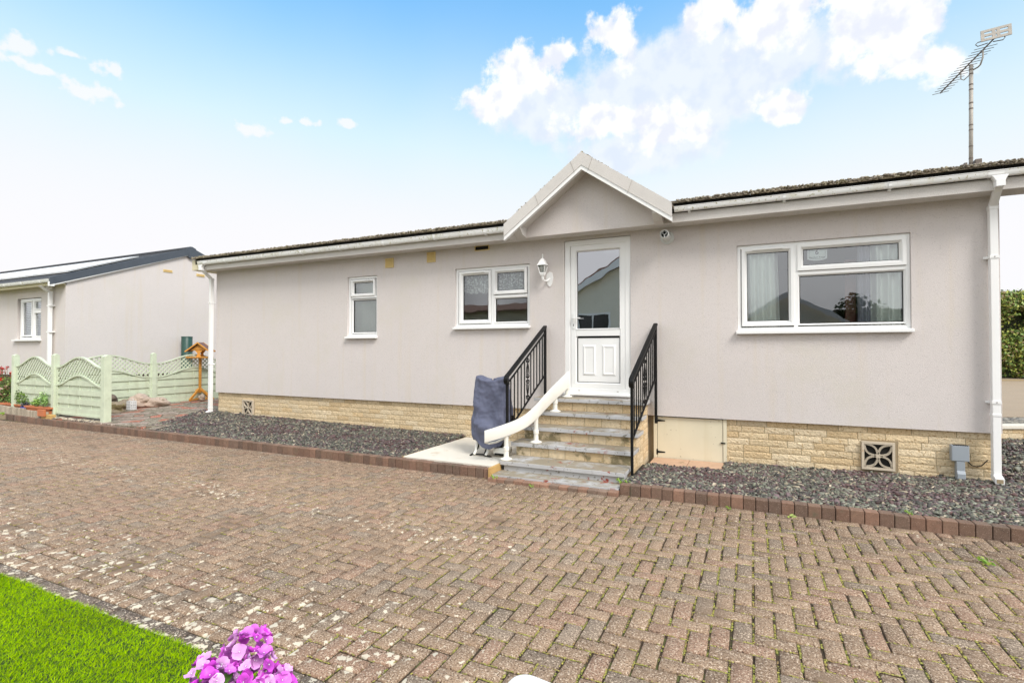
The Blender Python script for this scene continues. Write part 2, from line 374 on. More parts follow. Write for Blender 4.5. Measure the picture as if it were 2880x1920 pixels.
# block paving: aggregate speckle, lichen where vertex alpha is high
pv = Mat('block_paver', rough=.92, attr=True, var=.12, scale=9, bump=.8, bscale=150, bdist=.005, spec=.25)
c = pv.c
c = pv.mix(pv.ramp(pv.noise(105, 4, .7), .545, .60), c, (.62, .49, .37))
c = pv.mix(pv.ramp(pv.noise(118, 4, .7), .54, .60), c, (.075, .042, .028))
c = pv.mix(pv.ramp(pv.noise(2.2, 5, .6), .56, .74), c, (.20, .14, .095))
v1 = pv.t.nodes.new('ShaderNodeTexVoronoi'); v1.inputs['Scale'].default_value = 21; v1.inputs['Randomness'].default_value = 1
wob = pv.t.nodes.new('ShaderNodeVectorMath'); wob.operation = 'ADD'; nn = pv.t.nodes.new('ShaderNodeTexNoise'); nn.inputs['Scale'].default_value = 45
sc_ = pv.t.nodes.new('ShaderNodeVectorMath'); sc_.operation = 'SCALE'; sc_.inputs['Scale'].default_value = .05
pv.t.links.new(pv.co, nn.inputs[0]); pv.t.links.new(nn.outputs['Color'], sc_.inputs[0]); pv.t.links.new(pv.co, wob.inputs[0]); pv.t.links.new(sc_.outputs[0], wob.inputs[1])
pv.t.links.new(wob.outputs[0], v1.inputs[0])
sc2 = pv.t.nodes.new('ShaderNodeSeparateColor'); pv.t.links.new(v1.outputs['Color'], sc2.inputs[0])
rad = pv.math('MULTIPLY', pv.math('MULTIPLY', sc2.outputs[0], pv.attr.outputs['Alpha']), .60)
lf = pv.ramp(pv.math('SUBTRACT', rad, v1.outputs['Distance']), 0.0, .045)
lf = pv.math('MULTIPLY', lf, pv.ramp(sc2.outputs[1], .15, .2))
c = pv.mix(pv.math('MULTIPLY', lf, .95), c, (.66, .58, .45)); pv.setc(c)
# window glass: clear with a mirror coat, slightly wavy
def glass(name, wave=.02, tint=(.95, .975, .965), refl=.09, fine=0):
    m = bpy.data.materials.new(name); m.use_nodes = True; MATS[name] = m; t = m.node_tree; t.nodes.clear(); L = t.links
    o = t.nodes.new('ShaderNodeOutputMaterial'); mx = t.nodes.new('ShaderNodeMixShader'); g = t.nodes.new('ShaderNodeBsdfGlossy'); tr = t.nodes.new('ShaderNodeBsdfTransparent')
    g.inputs['Roughness'].default_value = .01; g.inputs['Color'].default_value = (.95, .97, 1, 1); tr.inputs[0].default_value = (*tint, 1)
    fr = t.nodes.new('ShaderNodeFresnel'); fr.inputs[0].default_value = 1.5
    mu = t.nodes.new('ShaderNodeMath'); mu.operation = 'MULTIPLY_ADD'; mu.inputs[1].default_value = 1.6; mu.inputs[2].default_value = refl; L.new(fr.outputs[0], mu.inputs[0])
    tc_ = t.nodes.new('ShaderNodeTexCoord'); n = t.nodes.new('ShaderNodeTexNoise'); n.inputs['Scale'].default_value = 2.6; n.inputs['Detail'].default_value = 1.5
    L.new(tc_.outputs['Object'], n.inputs[0]); bp = t.nodes.new('ShaderNodeBump'); bp.inputs['Distance'].default_value = wave; bp.inputs['Strength'].default_value = .5
    L.new(n.outputs[0], bp.inputs['Height']); nrm = bp.outputs[0]
    if fine:
        n2 = t.nodes.new('ShaderNodeTexNoise'); n2.inputs['Scale'].default_value = 160; L.new(tc_.outputs['Object'], n2.inputs[0])
        b2 = t.nodes.new('ShaderNodeBump'); b2.inputs['Distance'].default_value = fine; L.new(n2.outputs[0], b2.inputs['Height']); L.new(nrm, b2.inputs['Normal']); nrm = b2.outputs[0]
    L.new(nrm, g.inputs['Normal']); L.new(mu.outputs[0], mx.inputs[0]); L.new(tr.outputs[0], mx.inputs[1]); L.new(g.outputs[0], mx.inputs[2]); L.new(mx.outputs[0], o.inputs[0])
glass('pane_clear', .0025, refl=.11); glass('pane_door', .0025, (.40, .44, .41), .42); glass('pane_lamp', .0, refl=.02)
pi_ = bpy.data.materials.new('pane_inner'); pi_.use_nodes = True; MATS['pane_inner'] = pi_; pi_.node_tree.nodes.clear(); _o = pi_.node_tree.nodes.new('ShaderNodeOutputMaterial'); _t = pi_.node_tree.nodes.new('ShaderNodeBsdfTransparent'); _t.inputs[0].default_value = (.96, .98, .97, 1); pi_.node_tree.links.new(_t.outputs[0], _o.inputs[0])
# lace: cloth with patterned gaps
lm = Mat('lace', (.82, .84, .82), .9, 0)
al = lm.math('ADD', lm.math('MULTIPLY', lm.ramp(lm.noise(30, 3, .6), .50, .58), .45), .42); lm.t.links.new(al, lm.b.inputs['Alpha'])

# ================================================================ ground
def plane(name, x0, x1, y0, y1, z, mat, kind='structure', sub=None):
    m = MB().add([(x0,y0,z),(x1,y0,z),(x1,y1,z),(x0,y1,z)], [(0,1,2,3)]); o = m.build(name, mat)
    if kind: o['kind'] = kind
    return o
plane('ground', -600, 600, -600, 600, -.16, 'earth')
ROADZ = -.06
plane('road_joint_bed', -30, 9.3, -3.2, 5.2, ROADZ-.012, 'joint_sand')
# --- block paving: 90 degree herringbone of real 200 x 100 blocks
XA, XB, YA, YB = -24.0, 9.0, 1.70, 5.1
rects = []
for i in range(int(XA*10), int(XB*10)):
    for j in range(17, 51):
        k = (i-j) % 4
        x, y = i*.1, j*.1
        if k == 0: rects.append((x, x+.2, y, y+.1))
        elif k == 3: rects.append((x, x+.1, y, min(y+.2, YB)))
        elif k == 2 and j == 17: rects.append((x, x+.1, y, y+.1))
# edge blocks on the lawn side: a row laid end to end
for i in range(int(XA*5), int(XB*5)): rects.append((i*.2, i*.2+.2, YA-.1, YA))
R_ = np.array(rects); R_[:, 3] = np.minimum(R_[:, 3], 5.1); R_[:, 2] = np.maximum(R_[:, 2], YA-.1)
R_[:, 1] = np.minimum(R_[:, 1], XB+.2)
n = len(R_); g = .0046+rng.uniform(0, .0024, n)
jx, jy = rng.normal(0, .0012, n), rng.normal(0, .0012, n)
x0, x1, y0, y1 = R_[:, 0]+g+jx, R_[:, 1]-g+jx, R_[:, 2]+g+jy, R_[:, 3]-g+jy
zt = ROADZ+rng.normal(0, .0016, n); b = .0065
xm, ym = (x0+x1)/2, (y0+y1)/2
tx, ty = rng.normal(0, .009, n), rng.normal(0, .009, n)
V = []
for (dx, dz) in ((b, 0), (0, -b), (0, -.03)):
    for (X, Y, sxx, syy) in ((x0, y0, 1, 1), (x1, y0, -1, 1), (x1, y1, -1, -1), (x0, y1, 1, -1)):
        px, py = X+sxx*dx, Y+syy*dx
        V.append(np.stack([px, py, zt+dz+(px-xm)*tx+(py-ym)*ty], -1))
V = np.stack(V, 1)
F = [(0,1,2,3)]+[(i, 4+i, 4+(i+1) % 4, (i+1) % 4) for i in range(4)]+[(4+i, 8+i, 8+(i+1) % 4, 4+(i+1) % 4) for i in range(4)]
F = np.array(F)[None]+(np.arange(n)*12)[:, None, None]
base = np.array([.292, .200, .132]); C = np.ones((n, 4)); h = rng.normal(0, 1, n)
C[:, :3] = base*(1+.075*h[:, None]); gm = rng.random(n) < .17; C[gm, :3] = np.array([.25, .19, .138])*(1+.08*h[gm, None])
rm = rng.random(n) < .2; C[rm & ~gm, :3] = np.array([.305, .192, .13])
edge = (R_[:, 3] <= YA+.001); C[edge, :3] = np.array([.15, .118, .095])*(1+.15*h[edge, None])
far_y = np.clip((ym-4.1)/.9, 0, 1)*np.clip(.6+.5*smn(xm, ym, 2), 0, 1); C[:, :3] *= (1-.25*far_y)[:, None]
# lichen density: along the lawn edge and in a band towards the left
li = np.clip((2.9-ym)/1.1, 0, 1)*(.95+.4*smn(xm, ym, 1.3))
band = np.exp(-((ym-(3.40+.045*(-2.4-xm)))/.22)**2)*((xm < -1.5) & (xm > -14))*(.75+.4*smn(xm, ym, 1.9, 3))
li = li*np.clip((-.4-xm)/1.2, 0.05, 1)
li = np.maximum(li, band); li = np.maximum(li, np.exp(-((ym-4.85)/.12)**2)*.5*(smn(xm, ym, 1.7, 2) > .1))
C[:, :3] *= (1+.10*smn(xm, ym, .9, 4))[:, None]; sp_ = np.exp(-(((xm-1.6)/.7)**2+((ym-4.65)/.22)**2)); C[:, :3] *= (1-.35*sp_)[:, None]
C[:, 3] = np.clip(li+.35*(rng.random(n) < .10)*rng.random(n), 0, 1)
V = V.reshape(-1, 3); F = F.reshape(-1, 4)
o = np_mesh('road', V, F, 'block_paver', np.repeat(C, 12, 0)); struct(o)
tag(o, 'brown block paved road laid in herringbone', None)
# --- moss in the joints
octv = np.array([(1,0,0),(.3,.9,.1),(-.8,.6,0),(-.8,-.5,.1),(.2,-1,0),(0,0,.8),(.7,-.6,.3)], dtype=float)
octf = np.array([(0,1,5),(1,2,5),(2,3,5),(3,4,5),(4,6,5),(6,0,5)])
NM = 70000; idx = rng.integers(0, n, NM); side = rng.integers(0, 4, NM); t_ = rng.random(NM)
bx0, bx1, by0, by1 = R_[idx, 0], R_[idx, 1], R_[idx, 2], R_[idx, 3]
mx = np.where(side == 0, bx0, np.where(side == 1, bx1, bx0+(bx1-bx0)*t_)); my = np.where(side < 2, by0+(by1-by0)*t_, np.where(side == 2, by0, by1))
dens = np.clip(.16+.75*np.clip((mx+2.6)/2.4, 0, 1)+.5*smn(mx, my, 3.1, 1), 0.02, 1)*np.clip((5.0-my)/.5, .15, 1)
keep = (rng.random(NM) < dens) & (mx > -8) & (my > YA); mx, my, vert = mx[keep], my[keep], (side < 2)[keep]
NB = 6; mx, my, vert = np.repeat(mx, NB), np.repeat(my, NB), np.repeat(vert, NB); k = len(mx); al = rng.normal(0, .011, k); ac = rng.normal(0, .0022, k)
hue = np.repeat(rng.random(k//NB), NB)[:, None]
mx, my = mx+np.where(vert, ac, al), my+np.where(vert, al, ac)
S = rng.uniform(.0016, .0050, (k, 1))*np.array([[1, 1, .7]]); Cm = np.ones((k, 4)); r = rng.random(k)[:, None]*.5+hue*.5
Cm[:, :3] = np.array([.52, .43, .10])*(1-r)+np.array([.28, .31, .06])*r; br = hue[:, 0] < .16; Cm[br, :3] = (.38, .25, .10)
Cm[:, :3] *= rng.uniform(.7, 1.2, (k, 1))
o = scatter('moss', np.stack([mx, my, np.full(k, ROADZ-.003)], -1), octv, octf, S, 'moss', Cm, 'stuff'); tag(o, 'yellow green moss growing in the joints of the paving', None)

# --- kerbs (soldier bricks on end)
def kerb_row(name, path, z0, z1, mat='kerb_brick', w=.1, pitch=.1015, d=.1):
    m = MB(); seg = [(Vector(path[i]), Vector(path[i+1])) for i in range(len(path)-1)]
    for a, b in seg:
        L = (b-a).length; nn = max(1, round(L/pitch)); dd = (b-a)/L; nrm = Vector((-dd.y, dd.x))
        for i in range(nn):
            c = a+dd*(i+.5)*L/nn+nrm*d/2
            hh = random.gauss(0, 1); cc = random.choice([(.19, .115, .078), (.165, .102, .072), (.205, .118, .08), (.155, .10, .072)])
            if z1 < 0: cc = random.choice([(.30, .17, .115), (.22, .15, .11)])
            m.col(tuple(x*(1+.13*hh) for x in cc)); dz = random.gauss(0, .0022); da = random.gauss(0, .002)
            m.obox((c.x+da*nrm.x, c.y+random.gauss(0, .002), (z0+z1)/2+dz), (dd.x, dd.y, random.gauss(0, .006)), (nrm.x, nrm.y, 0), (0, 0, 1), L/nn/2-.0022, d/2, (z1-z0)/2)
    o = m.build(name, mat, bevel=.006); struct(o); return o
kerb_row('kerb', [(-26, 6.6), (-20, 5.75), (-17, 5.42), (-14.8, 5.24), (-13, 5.14), (-11, 5.11), (-2.64, 5.10)], -.12, .045)
kerb_row('kerb', [(-1.20, 5.10), (9.0, 5.10)], -.12, .04)
kerb_row('kerb', [(-2.64, 5.005), (-1.20, 5.005)], -.12, -.026)
struct(MB().box(-26, -2.66, 5.2, 5.205, -.12, .03).build('kerb', 'mortar'))

# --- slate beds
def zg(x, y):
    w = np.interp(x, [-14, -9.6, -3.9, -1.2, -.3, 2.2, 6], [.16, .145, .075, .02, .01, .05, .08])
    return .018+(w-.018)*np.clip((y-5.2)/1.5, 0, 1.0)
def bed(name, x0, x1, y0, y1, inside, dens, label, pal=0):
    gx = np.linspace(x0, x1, 40); gy = np.linspace(y0, y1, 10); G = [(x, y, float(zg(x, y))-.012) for y in gy for x in gx]
    fs = [(j*40+i, j*40+i+1, (j+1)*40+i+1, (j+1)*40+i) for j in range(9) for i in range(39)]
    fs = [f for f in fs if inside(np.array([G[f[0]][0]/2+G[f[2]][0]/2]), np.array([G[f[0]][1]/2+G[f[2]][1]/2]))[0]]
    o = MB().add(G, fs).build(name+'_bed', 'slate_bed'); struct(o)
    k = int((x1-x0)*(y1-y0)*dens); px, py = rng.uniform(x0, x1, k), rng.uniform(y0, y1, k); q = inside(px, py); px, py = px[q], py[q]; k = len(px)
    a = rng.gamma(4, .0021, k)+.0035; S = np.stack([a*rng.uniform(.9, 1.9, k), a*rng.uniform(.6, 1.1, k), a*rng.uniform(.16, .42, k)], -1)
    cube = np.array([(-1,-.8,-1),(.9,-1,-1),(1,.7,-1),(-.7,1,-1),(-.8,-.6,1),(.6,-.9,.8),(.9,.5,1),(-.5,.8,.9)], dtype=float)
    cf_ = np.array([(0,3,2,1),(4,5,6,7),(0,1,5,4),(1,2,6,5),(2,3,7,6),(3,0,4,7)])
    P = np.stack([px, py, zg(px, py)+rng.uniform(-.010, .016, k)+.010*smn(px, py, 5)], -1)
    pals = np.array([(.19, .195, .15), (.10, .095, .085), (.19, .13, .135), (.33, .33, .26), (.155, .085, .08), (.45, .38, .27), (.66, .56, .42), (.24, .25, .18)])
    pr = np.array([.24, .20, .17, .13, .10, .08, .03, .05]); pidx = rng.choice(8, k, p=pr)
    pidx = np.where((smn(px, py, 2.2, 3) > .25) & (rng.random(k) < .55), rng.choice([2, 4], k), pidx)
    C = np.ones((k, 4)); C[:, :3] = pals[pidx]*rng.uniform(.5, 1.2, (k, 1))*(.66 if x0 < -8 else .82)
    o = scatter(name, P, cube, cf_, S, 'slate_chip', C, 'stuff', tilt=rng.normal(0, .45, (k, 2))); tag(o, label, None); return o
bed('slate_chippings', -10.3, -3.93, 5.2, 6.76, lambda x, y: x > -9.40-(y-5.27)*.46, 4600, 'grey and purple slate chippings in the bed below the long blank wall')
bed('slate_chippings', -1.19, 3.6, 5.2, 6.76, lambda x, y: ~((x < -.30) & (y > 6.25) & (x > -1.2)) & ~((x < -1.13) & (y > 5.55)), 6200, 'purple and green slate chippings in the bed below the large window')
bed('slate_chippings', 3.6, 9.0, 5.2, 6.76, lambda x, y: x > 3.59, 1500, 'slate chippings continuing past the end of the home to the right')
bed('slate_chippings', 2.28, 9.0, 6.76, 12.0, lambda x, y: (x > 2.27) & (y < 9.6+(x-2.7)*.478), 1100, 'slate chippings running back beside the end of the home')
struct(MB().add([(2.27,6.7,-.01),(9,5.2,-.01),(9,12.5,-.01),(2.27,9.4,-.01)], [(0,1,2,3)]).build('ground', 'slate_bed'))
# --- sandstone flags by the access hatch, board pad, bottom slab
t = thing('stone_flags', 'two pinkish sandstone flags at the foot of the cream access hatch', 'paving slab', (-.7, 6.45, 0))
for a, b_ in ((-1.13, -.705), (-.70, -.30)): MB().box(a, b_, 6.235+random.uniform(0, .01), 6.72, -.02, .012).build('flag', 'sandstone', t, bevel=.006)
t = thing('concrete_pad', 'pale flat pad beside the steps with a timber edging board', 'pad', (-3.3, 5.9, .0))
MB().box(-3.92, -2.675, 5.205, 6.735, -.05, .06).build('slab', 'pad_board', t, bevel=.004)
MB().box(-2.672, -2.642, 5.085, 5.36, -.06, .062).build('edging_board', 'timber', t, bevel=.002)
MB().box(-3.938, -3.923, 5.21, 6.73, -.02, .056).build('edging_board', 'timber', t, bevel=.002)
struct(MB().box(-12.6, -9.3, 5.2, 13, -.1, .07).build('path', 'crazy_paving'))
# tilt of the crazy paving up towards the fence
struct(MB().add([(-12.62,5.2,.05),(-9.0,5.2,.05),(-9.65,6.76,.115),(-9.65,13,.16),(-12.62,13,.16),(-12.62,6.76,.10)], [(0,1,2,5),(5,2,3,4)]).build('path', 'crazy_paving'))
struct(MB().add([(-30,5.2,.04),(-12.6,5.2,.04),(-12.6,14,.08),(-30,14,.08)], [(0,1,2,3)]).build('garden_soil', 'soil'))

# --- lawn: blades
Mat('grass_far', (.13, .27, .005), .9, .2, 40, bump=.6, bscale=120)
plane('lawn_base', -30, -10.9, -3, YA-.105, ROADZ+.020, 'grass_far')
plane('lawn_base', -30, 6, -3, YA-.105, ROADZ+.012, 'grass_base')
k = 230000
u = rng.random(k); gx = np.where(u < .82, rng.uniform(-6.2, -1.2, k), rng.uniform(-11, 1, k)); gy = np.where(u < .82, rng.uniform(.5, 1.60, k), rng.uniform(-.6, 1.60, k))
gy += .006*np.sin(gx*9)+rng.normal(0, .004, k)
hgt = rng.uniform(.008, .019, k)*(1+.15*smn(gx, gy, 2)); yaw = rng.uniform(0, 2*PI, k); ln = rng.normal(0, .011, (k, 2))+np.array([.004, .006])
w_ = .0017
P0 = np.stack([gx-np.cos(yaw)*w_, gy-np.sin(yaw)*w_, np.full(k, ROADZ+.010)], -1); P1 = np.stack([gx+np.cos(yaw)*w_, gy+np.sin(yaw)*w_, np.full(k, ROADZ+.010)], -1)
P2 = np.stack([gx+ln[:, 0], gy+ln[:, 1], ROADZ+.010+hgt], -1)
V = np.stack([P0, P1, P2], 1).reshape(-1, 3); F = np.arange(3*k).reshape(-1, 3)
C = np.ones((k, 4)); m_ = rng.random((k, 1)); C[:, :3] = np.array([.16, .34, .0])*(1-m_)+np.array([.42, .60, .0])*m_; C[:, :3] *= (1+.13*smn(gx, gy, 2.2)[:, None])
C = np.repeat(C, 3, 0); 
o = np_mesh('lawn', V, F, 'grass_blade', C); tag(o, 'bright green artificial lawn in the near corner', None, kind='stuff')

# ================================================================ brickwork
def bricks(m, org, u, v, nrm, W, H, ch=.075, lens=(.22, .30), skip=None, top=None, amp=.009, pal=0, seed=1, half=.5):
    """rock-faced courses on the plane org + s*u + t*v (t measured downwards from the top when v points down)"""
    rd = random.Random(seed); org, u, v, nrm = Vector(org), Vector(u), Vector(v), Vector(nrm)
    t0 = 0; row = 0
    while t0 < H-.012:
        t1 = min(t0+ch-.006, H); s0 = -rd.uniform(0, lens[1])
        while s0 < W:
            s1 = s0+rd.uniform(*lens); a, b_ = max(s0, 0), min(s1-.006, W)
            if b_-a > .02 and not (skip and skip(a, b_, t0, t1)):
                pcs = [(a, b_)]
                if skip and hasattr(skip, 'clip'): pcs = skip.clip(a, b_, t0, t1)
                for (a, b2) in pcs:
                    if b2-a < .015: continue
                    h = rd.gauss(0, 1); cc = (.69, .545, .345)
                    q = rd.random()
                    if q < .25: cc = (.72, .59, .40)
                    elif q < .4: cc = (.64, .48, .28)
                    m.col(tuple(x*(1+.05*h) for x in cc)); nx = max(3, int((b2-a)/.035)); nz = 4; vs = []
                    ph = rd.uniform(0, 50)
                    for j in range(nz+1):
                        for i in range(nx+1):
                            s = a+(b2-a)*i/nx; t = t0+(t1-t0)*j/nz
                            ed = 0 if i in (0, nx) or j in (0, nz) else 1
                            d = 0 if not ed else .001+amp*.42*(.5+.5*sm(s*14, t*22, 1.6, ph))*rd.uniform(.4, 1.3)
                            vs.append(org+u*s+v*t+nrm*d)
                    fs = [(j*(nx+1)+i, j*(nx+1)+i+1, (j+1)*(nx+1)+i+1, (j+1)*(nx+1)+i) for j in range(nz) for i in range(nx)]
                    # returns at the brick ends
                    e = [0, nx, (nz+1)*(nx+1)-1, nz*(nx+1)]; bs = len(vs); vs += [vs[i]-nrm*.015 for i in e]
                    fs += [(e[i], e[(i+1) % 4], bs+(i+1) % 4, bs+i) for i in range(4)]
                    m.add(vs, fs)
            s0 = s1
        t0 += ch; row += 1
    return m
class Skip:
    def __init__(s, rects): s.r = rects
    def __call__(s, a, b, t0, t1): return False
    def clip(s, a, b, t0, t1):
        out = [(a, b)]
        for (x0, x1, z0, z1) in s.r:
            if t1 > z0+.004 and t0 < z1-.004:
                nw = []
                for (p, q) in out:
                    if q <= x0 or p >= x1: nw.append((p, q))
                    else:
                        if p < x0: nw.append((p, x0-.003))
                        if q > x1: nw.append((x1+.003, q))
                out = nw
        return out

# ================================================================ the home
HX0, HX1, WY, WZ0, WZ1 = -9.60, 2.26, 6.70, .542, 2.96
home = thing('mobile_home', 'long grey rendered park home with a white door and raised porch gable', 'park home', (-3.6, 9.7, 0))
ops = [(-.15, 1.54, 1.60, 2.626), (-4.09, -2.855, 1.72, 2.608), (-6.225, -5.59, 1.60, 2.61), (-2.335, -1.424, .76, 2.879)]
def wall_front(m, x0, x1, z0, z1, y, ops, rev=.075):
    xs = sorted(set([x0, x1]+[a for o_ in ops for a in o_[:2]])); zs = sorted(set([z0, z1]+[a for o_ in ops for a in o_[2:]]))
    for i in range(len(xs)-1):
        for j in range(len(zs)-1):
            cx, cz = (xs[i]+xs[i+1])/2, (zs[j]+zs[j+1])/2
            if any(o_[0] < cx < o_[1] and o_[2] < cz < o_[3] for o_ in ops): continue
            m.add([(xs[i],y,zs[j]),(xs[i+1],y,zs[j]),(xs[i+1],y,zs[j+1]),(xs[i],y,zs[j+1])], [(0,1,2,3)])
    for (a, b, c_, d) in ops:
        m.add([(a,y,c_),(a,y+rev,c_),(a,y+rev,d),(a,y,d),(b,y,c_),(b,y+rev,c_),(b,y+rev,d),(b,y,d)], [(0,1,2,3),(4,7,6,5),(3,2,6,7),(0,4,5,1)])
m = MB(); wall_front(m, HX0, HX1, WZ0, WZ1, WY, ops)
# ends, back and underside
m.add([(HX1,WY,WZ0),(HX1,12.7,WZ0),(HX1,12.7,3.0),(HX1,9.7,3.8),(HX1,WY,3.0)], [(0,1,2,3,4)])
m.add([(HX0,WY,WZ0),(HX0,12.7,WZ0),(HX0,12.7,3.0),(HX0,9.7,3.8),(HX0,WY,3.0)], [(4,3,2,1,0)])
m.add([(HX0,12.7,WZ0),(HX1,12.7,WZ0),(HX1,12.7,3.0),(HX0,12.7,3.0)], [(0,1,2,3)])
m.add([(HX0,WY,WZ0),(HX1,WY,WZ0),(HX1,WY+.12,WZ0),(HX0,WY+.12,WZ0)], [(0,1,2,3)])
wallo = MB(); wallo.v, wallo.f = m.v, m.f; wallo = wallo.build('wall', 'render_grey', home)
# inner lining: the rooms seen through the glass
def room(x0, x1, y0, y1, z0, z1, mat, win):
    r = MB(); r.add([(x0,y1,z0),(x1,y1,z0),(x1,y1,z1),(x0,y1,z1)], [(0,1,2,3)]); r.add([(x0,y0,z0),(x0,y1,z0),(x0,y1,z1),(x0,y0,z1)], [(0,1,2,3)])
    r.add([(x1,y0,z0),(x1,y1,z0),(x1,y1,z1),(x1,y0,z1)], [(0,1,2,3)]); r.add([(x0,y0,z0),(x1,y0,z0),(x1,y1,z0),(x0,y1,z0)], [(0,1,2,3)])
    r.add([(x0,y0,z1),(x1,y0,z1),(x1,y1,z1),(x0,y1,z1)], [(0,1,2,3)]); wall_front(r, x0, x1, z0, z1, y0, [win], 0.0); return r
m = MB()
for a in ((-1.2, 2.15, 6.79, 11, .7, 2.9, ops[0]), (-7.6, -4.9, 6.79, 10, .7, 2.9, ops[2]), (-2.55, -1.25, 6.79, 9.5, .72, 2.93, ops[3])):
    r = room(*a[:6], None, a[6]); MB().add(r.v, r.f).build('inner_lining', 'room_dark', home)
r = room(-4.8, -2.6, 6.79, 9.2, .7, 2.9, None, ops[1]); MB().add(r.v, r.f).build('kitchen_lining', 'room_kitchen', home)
# skirt
m = MB(); sk = Skip([(HX0*0+.80, 1.075, .163, .452), ])   # placeholder, replaced below
m = MB()
# left stretch: s from HX0; t down from WZ0
AL = (-8.685-.145, -8.685+.145); 
bricks(m, (HX0+.02, 6.745, WZ0), (1,0,0), (0,0,-1), (0,-1,0), 6.96, .56, lens=(.215, .26), skip=Skip([(AL[0]-HX0-.02, AL[1]-HX0-.02, .145, .440)]), amp=.008, seed=3)
m.build('brick_skirt', 'brick_cream', home); m = MB()
bricks(m, (-.275, 6.745, WZ0), (1,0,0), (0,0,-1), (0,-1,0), 2.505, .56, lens=(.24, .42), skip=Skip([(1.36, 1.69, .15, .47)]), amp=.013, seed=5)
m.build('brick_skirt', 'brick_cream', home)
m = MB().box(HX0+.02, -2.64, 6.748, 6.80, -.1, WZ0+.01); m.box(-.272, 2.225, 6.748, 6.80, -.1, WZ0+.01); m.box(2.16, 2.225, 6.80, 12.6, -.1, WZ0+.01); m.box(-2.64, -1.14, 6.78, 6.84, -.1, WZ0+.01)
m.build('skirt_mortar', 'mortar', home)
# decorative pierced blocks
def pierced(cx, cz, s=.145):
    m = MB(); y0, y1 = 6.712, 6.75; w = .024
    m.box(cx-s, cx+s, y0, y1, cz-s, cz-s+w); m.box(cx-s, cx+s, y0, y1, cz+s-w, cz+s); m.box(cx-s, cx-s+w, y0, y1, cz-s+w, cz+s-w); m.box(cx+s-w, cx+s, y0, y1, cz-s+w, cz+s-w)
    q = s-w
    for sx_ in (-1, 1):
        for sz_ in (-1, 1):
            for mir in (0, 1):   # each petal outlined by two arcs
                pts = []
                for i in range(13):
                    t = i/12; x, z = q*t, q*t; bul = .34*q*math.sin(PI*t)
                    x, z = (x+bul*.707, z-bul*.707) if mir else (x-bul*.707, z+bul*.707)
                    pts.append((cx+sx_*x, y0+.012, cz+sz_*z))
                for i in range(12): m.bar(pts[i], pts[i+1], .02, .06, (0,1,0)) if 0 else m.obox((Vector(pts[i])+Vector(pts[i+1]))/2+Vector((0,.005,0)), (Vector(pts[i+1])-Vector(pts[i])).normalized(), (0,1,0), (Vector(pts[i+1])-Vector(pts[i])).normalized().cross(Vector((0,1,0))), (Vector(pts[i+1])-Vector(pts[i])).length/2+.002, .012, .0095)
    m.lathe((cx, 0, 0), [(0.001, 0), (.001, .001)], 4)
    m.v = m.v[:-8]; m.f = [f for f in m.f if max(f) < len(m.v)]
    m.obox((cx, y0+.018, cz), (1,0,0), (0,1,0), (0,0,1), .020, .014, .020)
    a = m.build('pierced_block', 'concrete_block', home); a['label'] = 'square concrete ventilation block pierced with four petals'
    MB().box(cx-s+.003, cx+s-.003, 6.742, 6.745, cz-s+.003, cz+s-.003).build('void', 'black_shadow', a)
pierced(1.236, .229, .150); pierced(-8.70, .279, .145)
# access hatch
hatch = MB().box(-1.094, -.322, 6.735, 6.755, .0, .526).build('access_hatch', 'cream_paint', home, bevel=.003)
for a, b_ in ((-1.142, -1.099), (-.318, -.277)): MB().box(a, b_, 6.728, 6.76, -.008, .53).build('hatch_post', 'cream_paint', home, bevel=.002)
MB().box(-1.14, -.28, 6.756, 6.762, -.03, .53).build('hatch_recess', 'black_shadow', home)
for z in (.478, .080):
    m = MB().prism([(-1.09,6.731,z-.014),(-1.0,6.731,z-.006),(-1.0,6.731,z+.006),(-1.09,6.731,z+.014)], (0,.004,0)); m.box(-1.108, -1.090, 6.727, 6.735, z-.035, z+.035); m.build('hinge', 'black_metal', hatch)
MB().box(-.345, -.292, 6.72, 6.735, .240, .254).build('latch', 'black_metal', hatch)
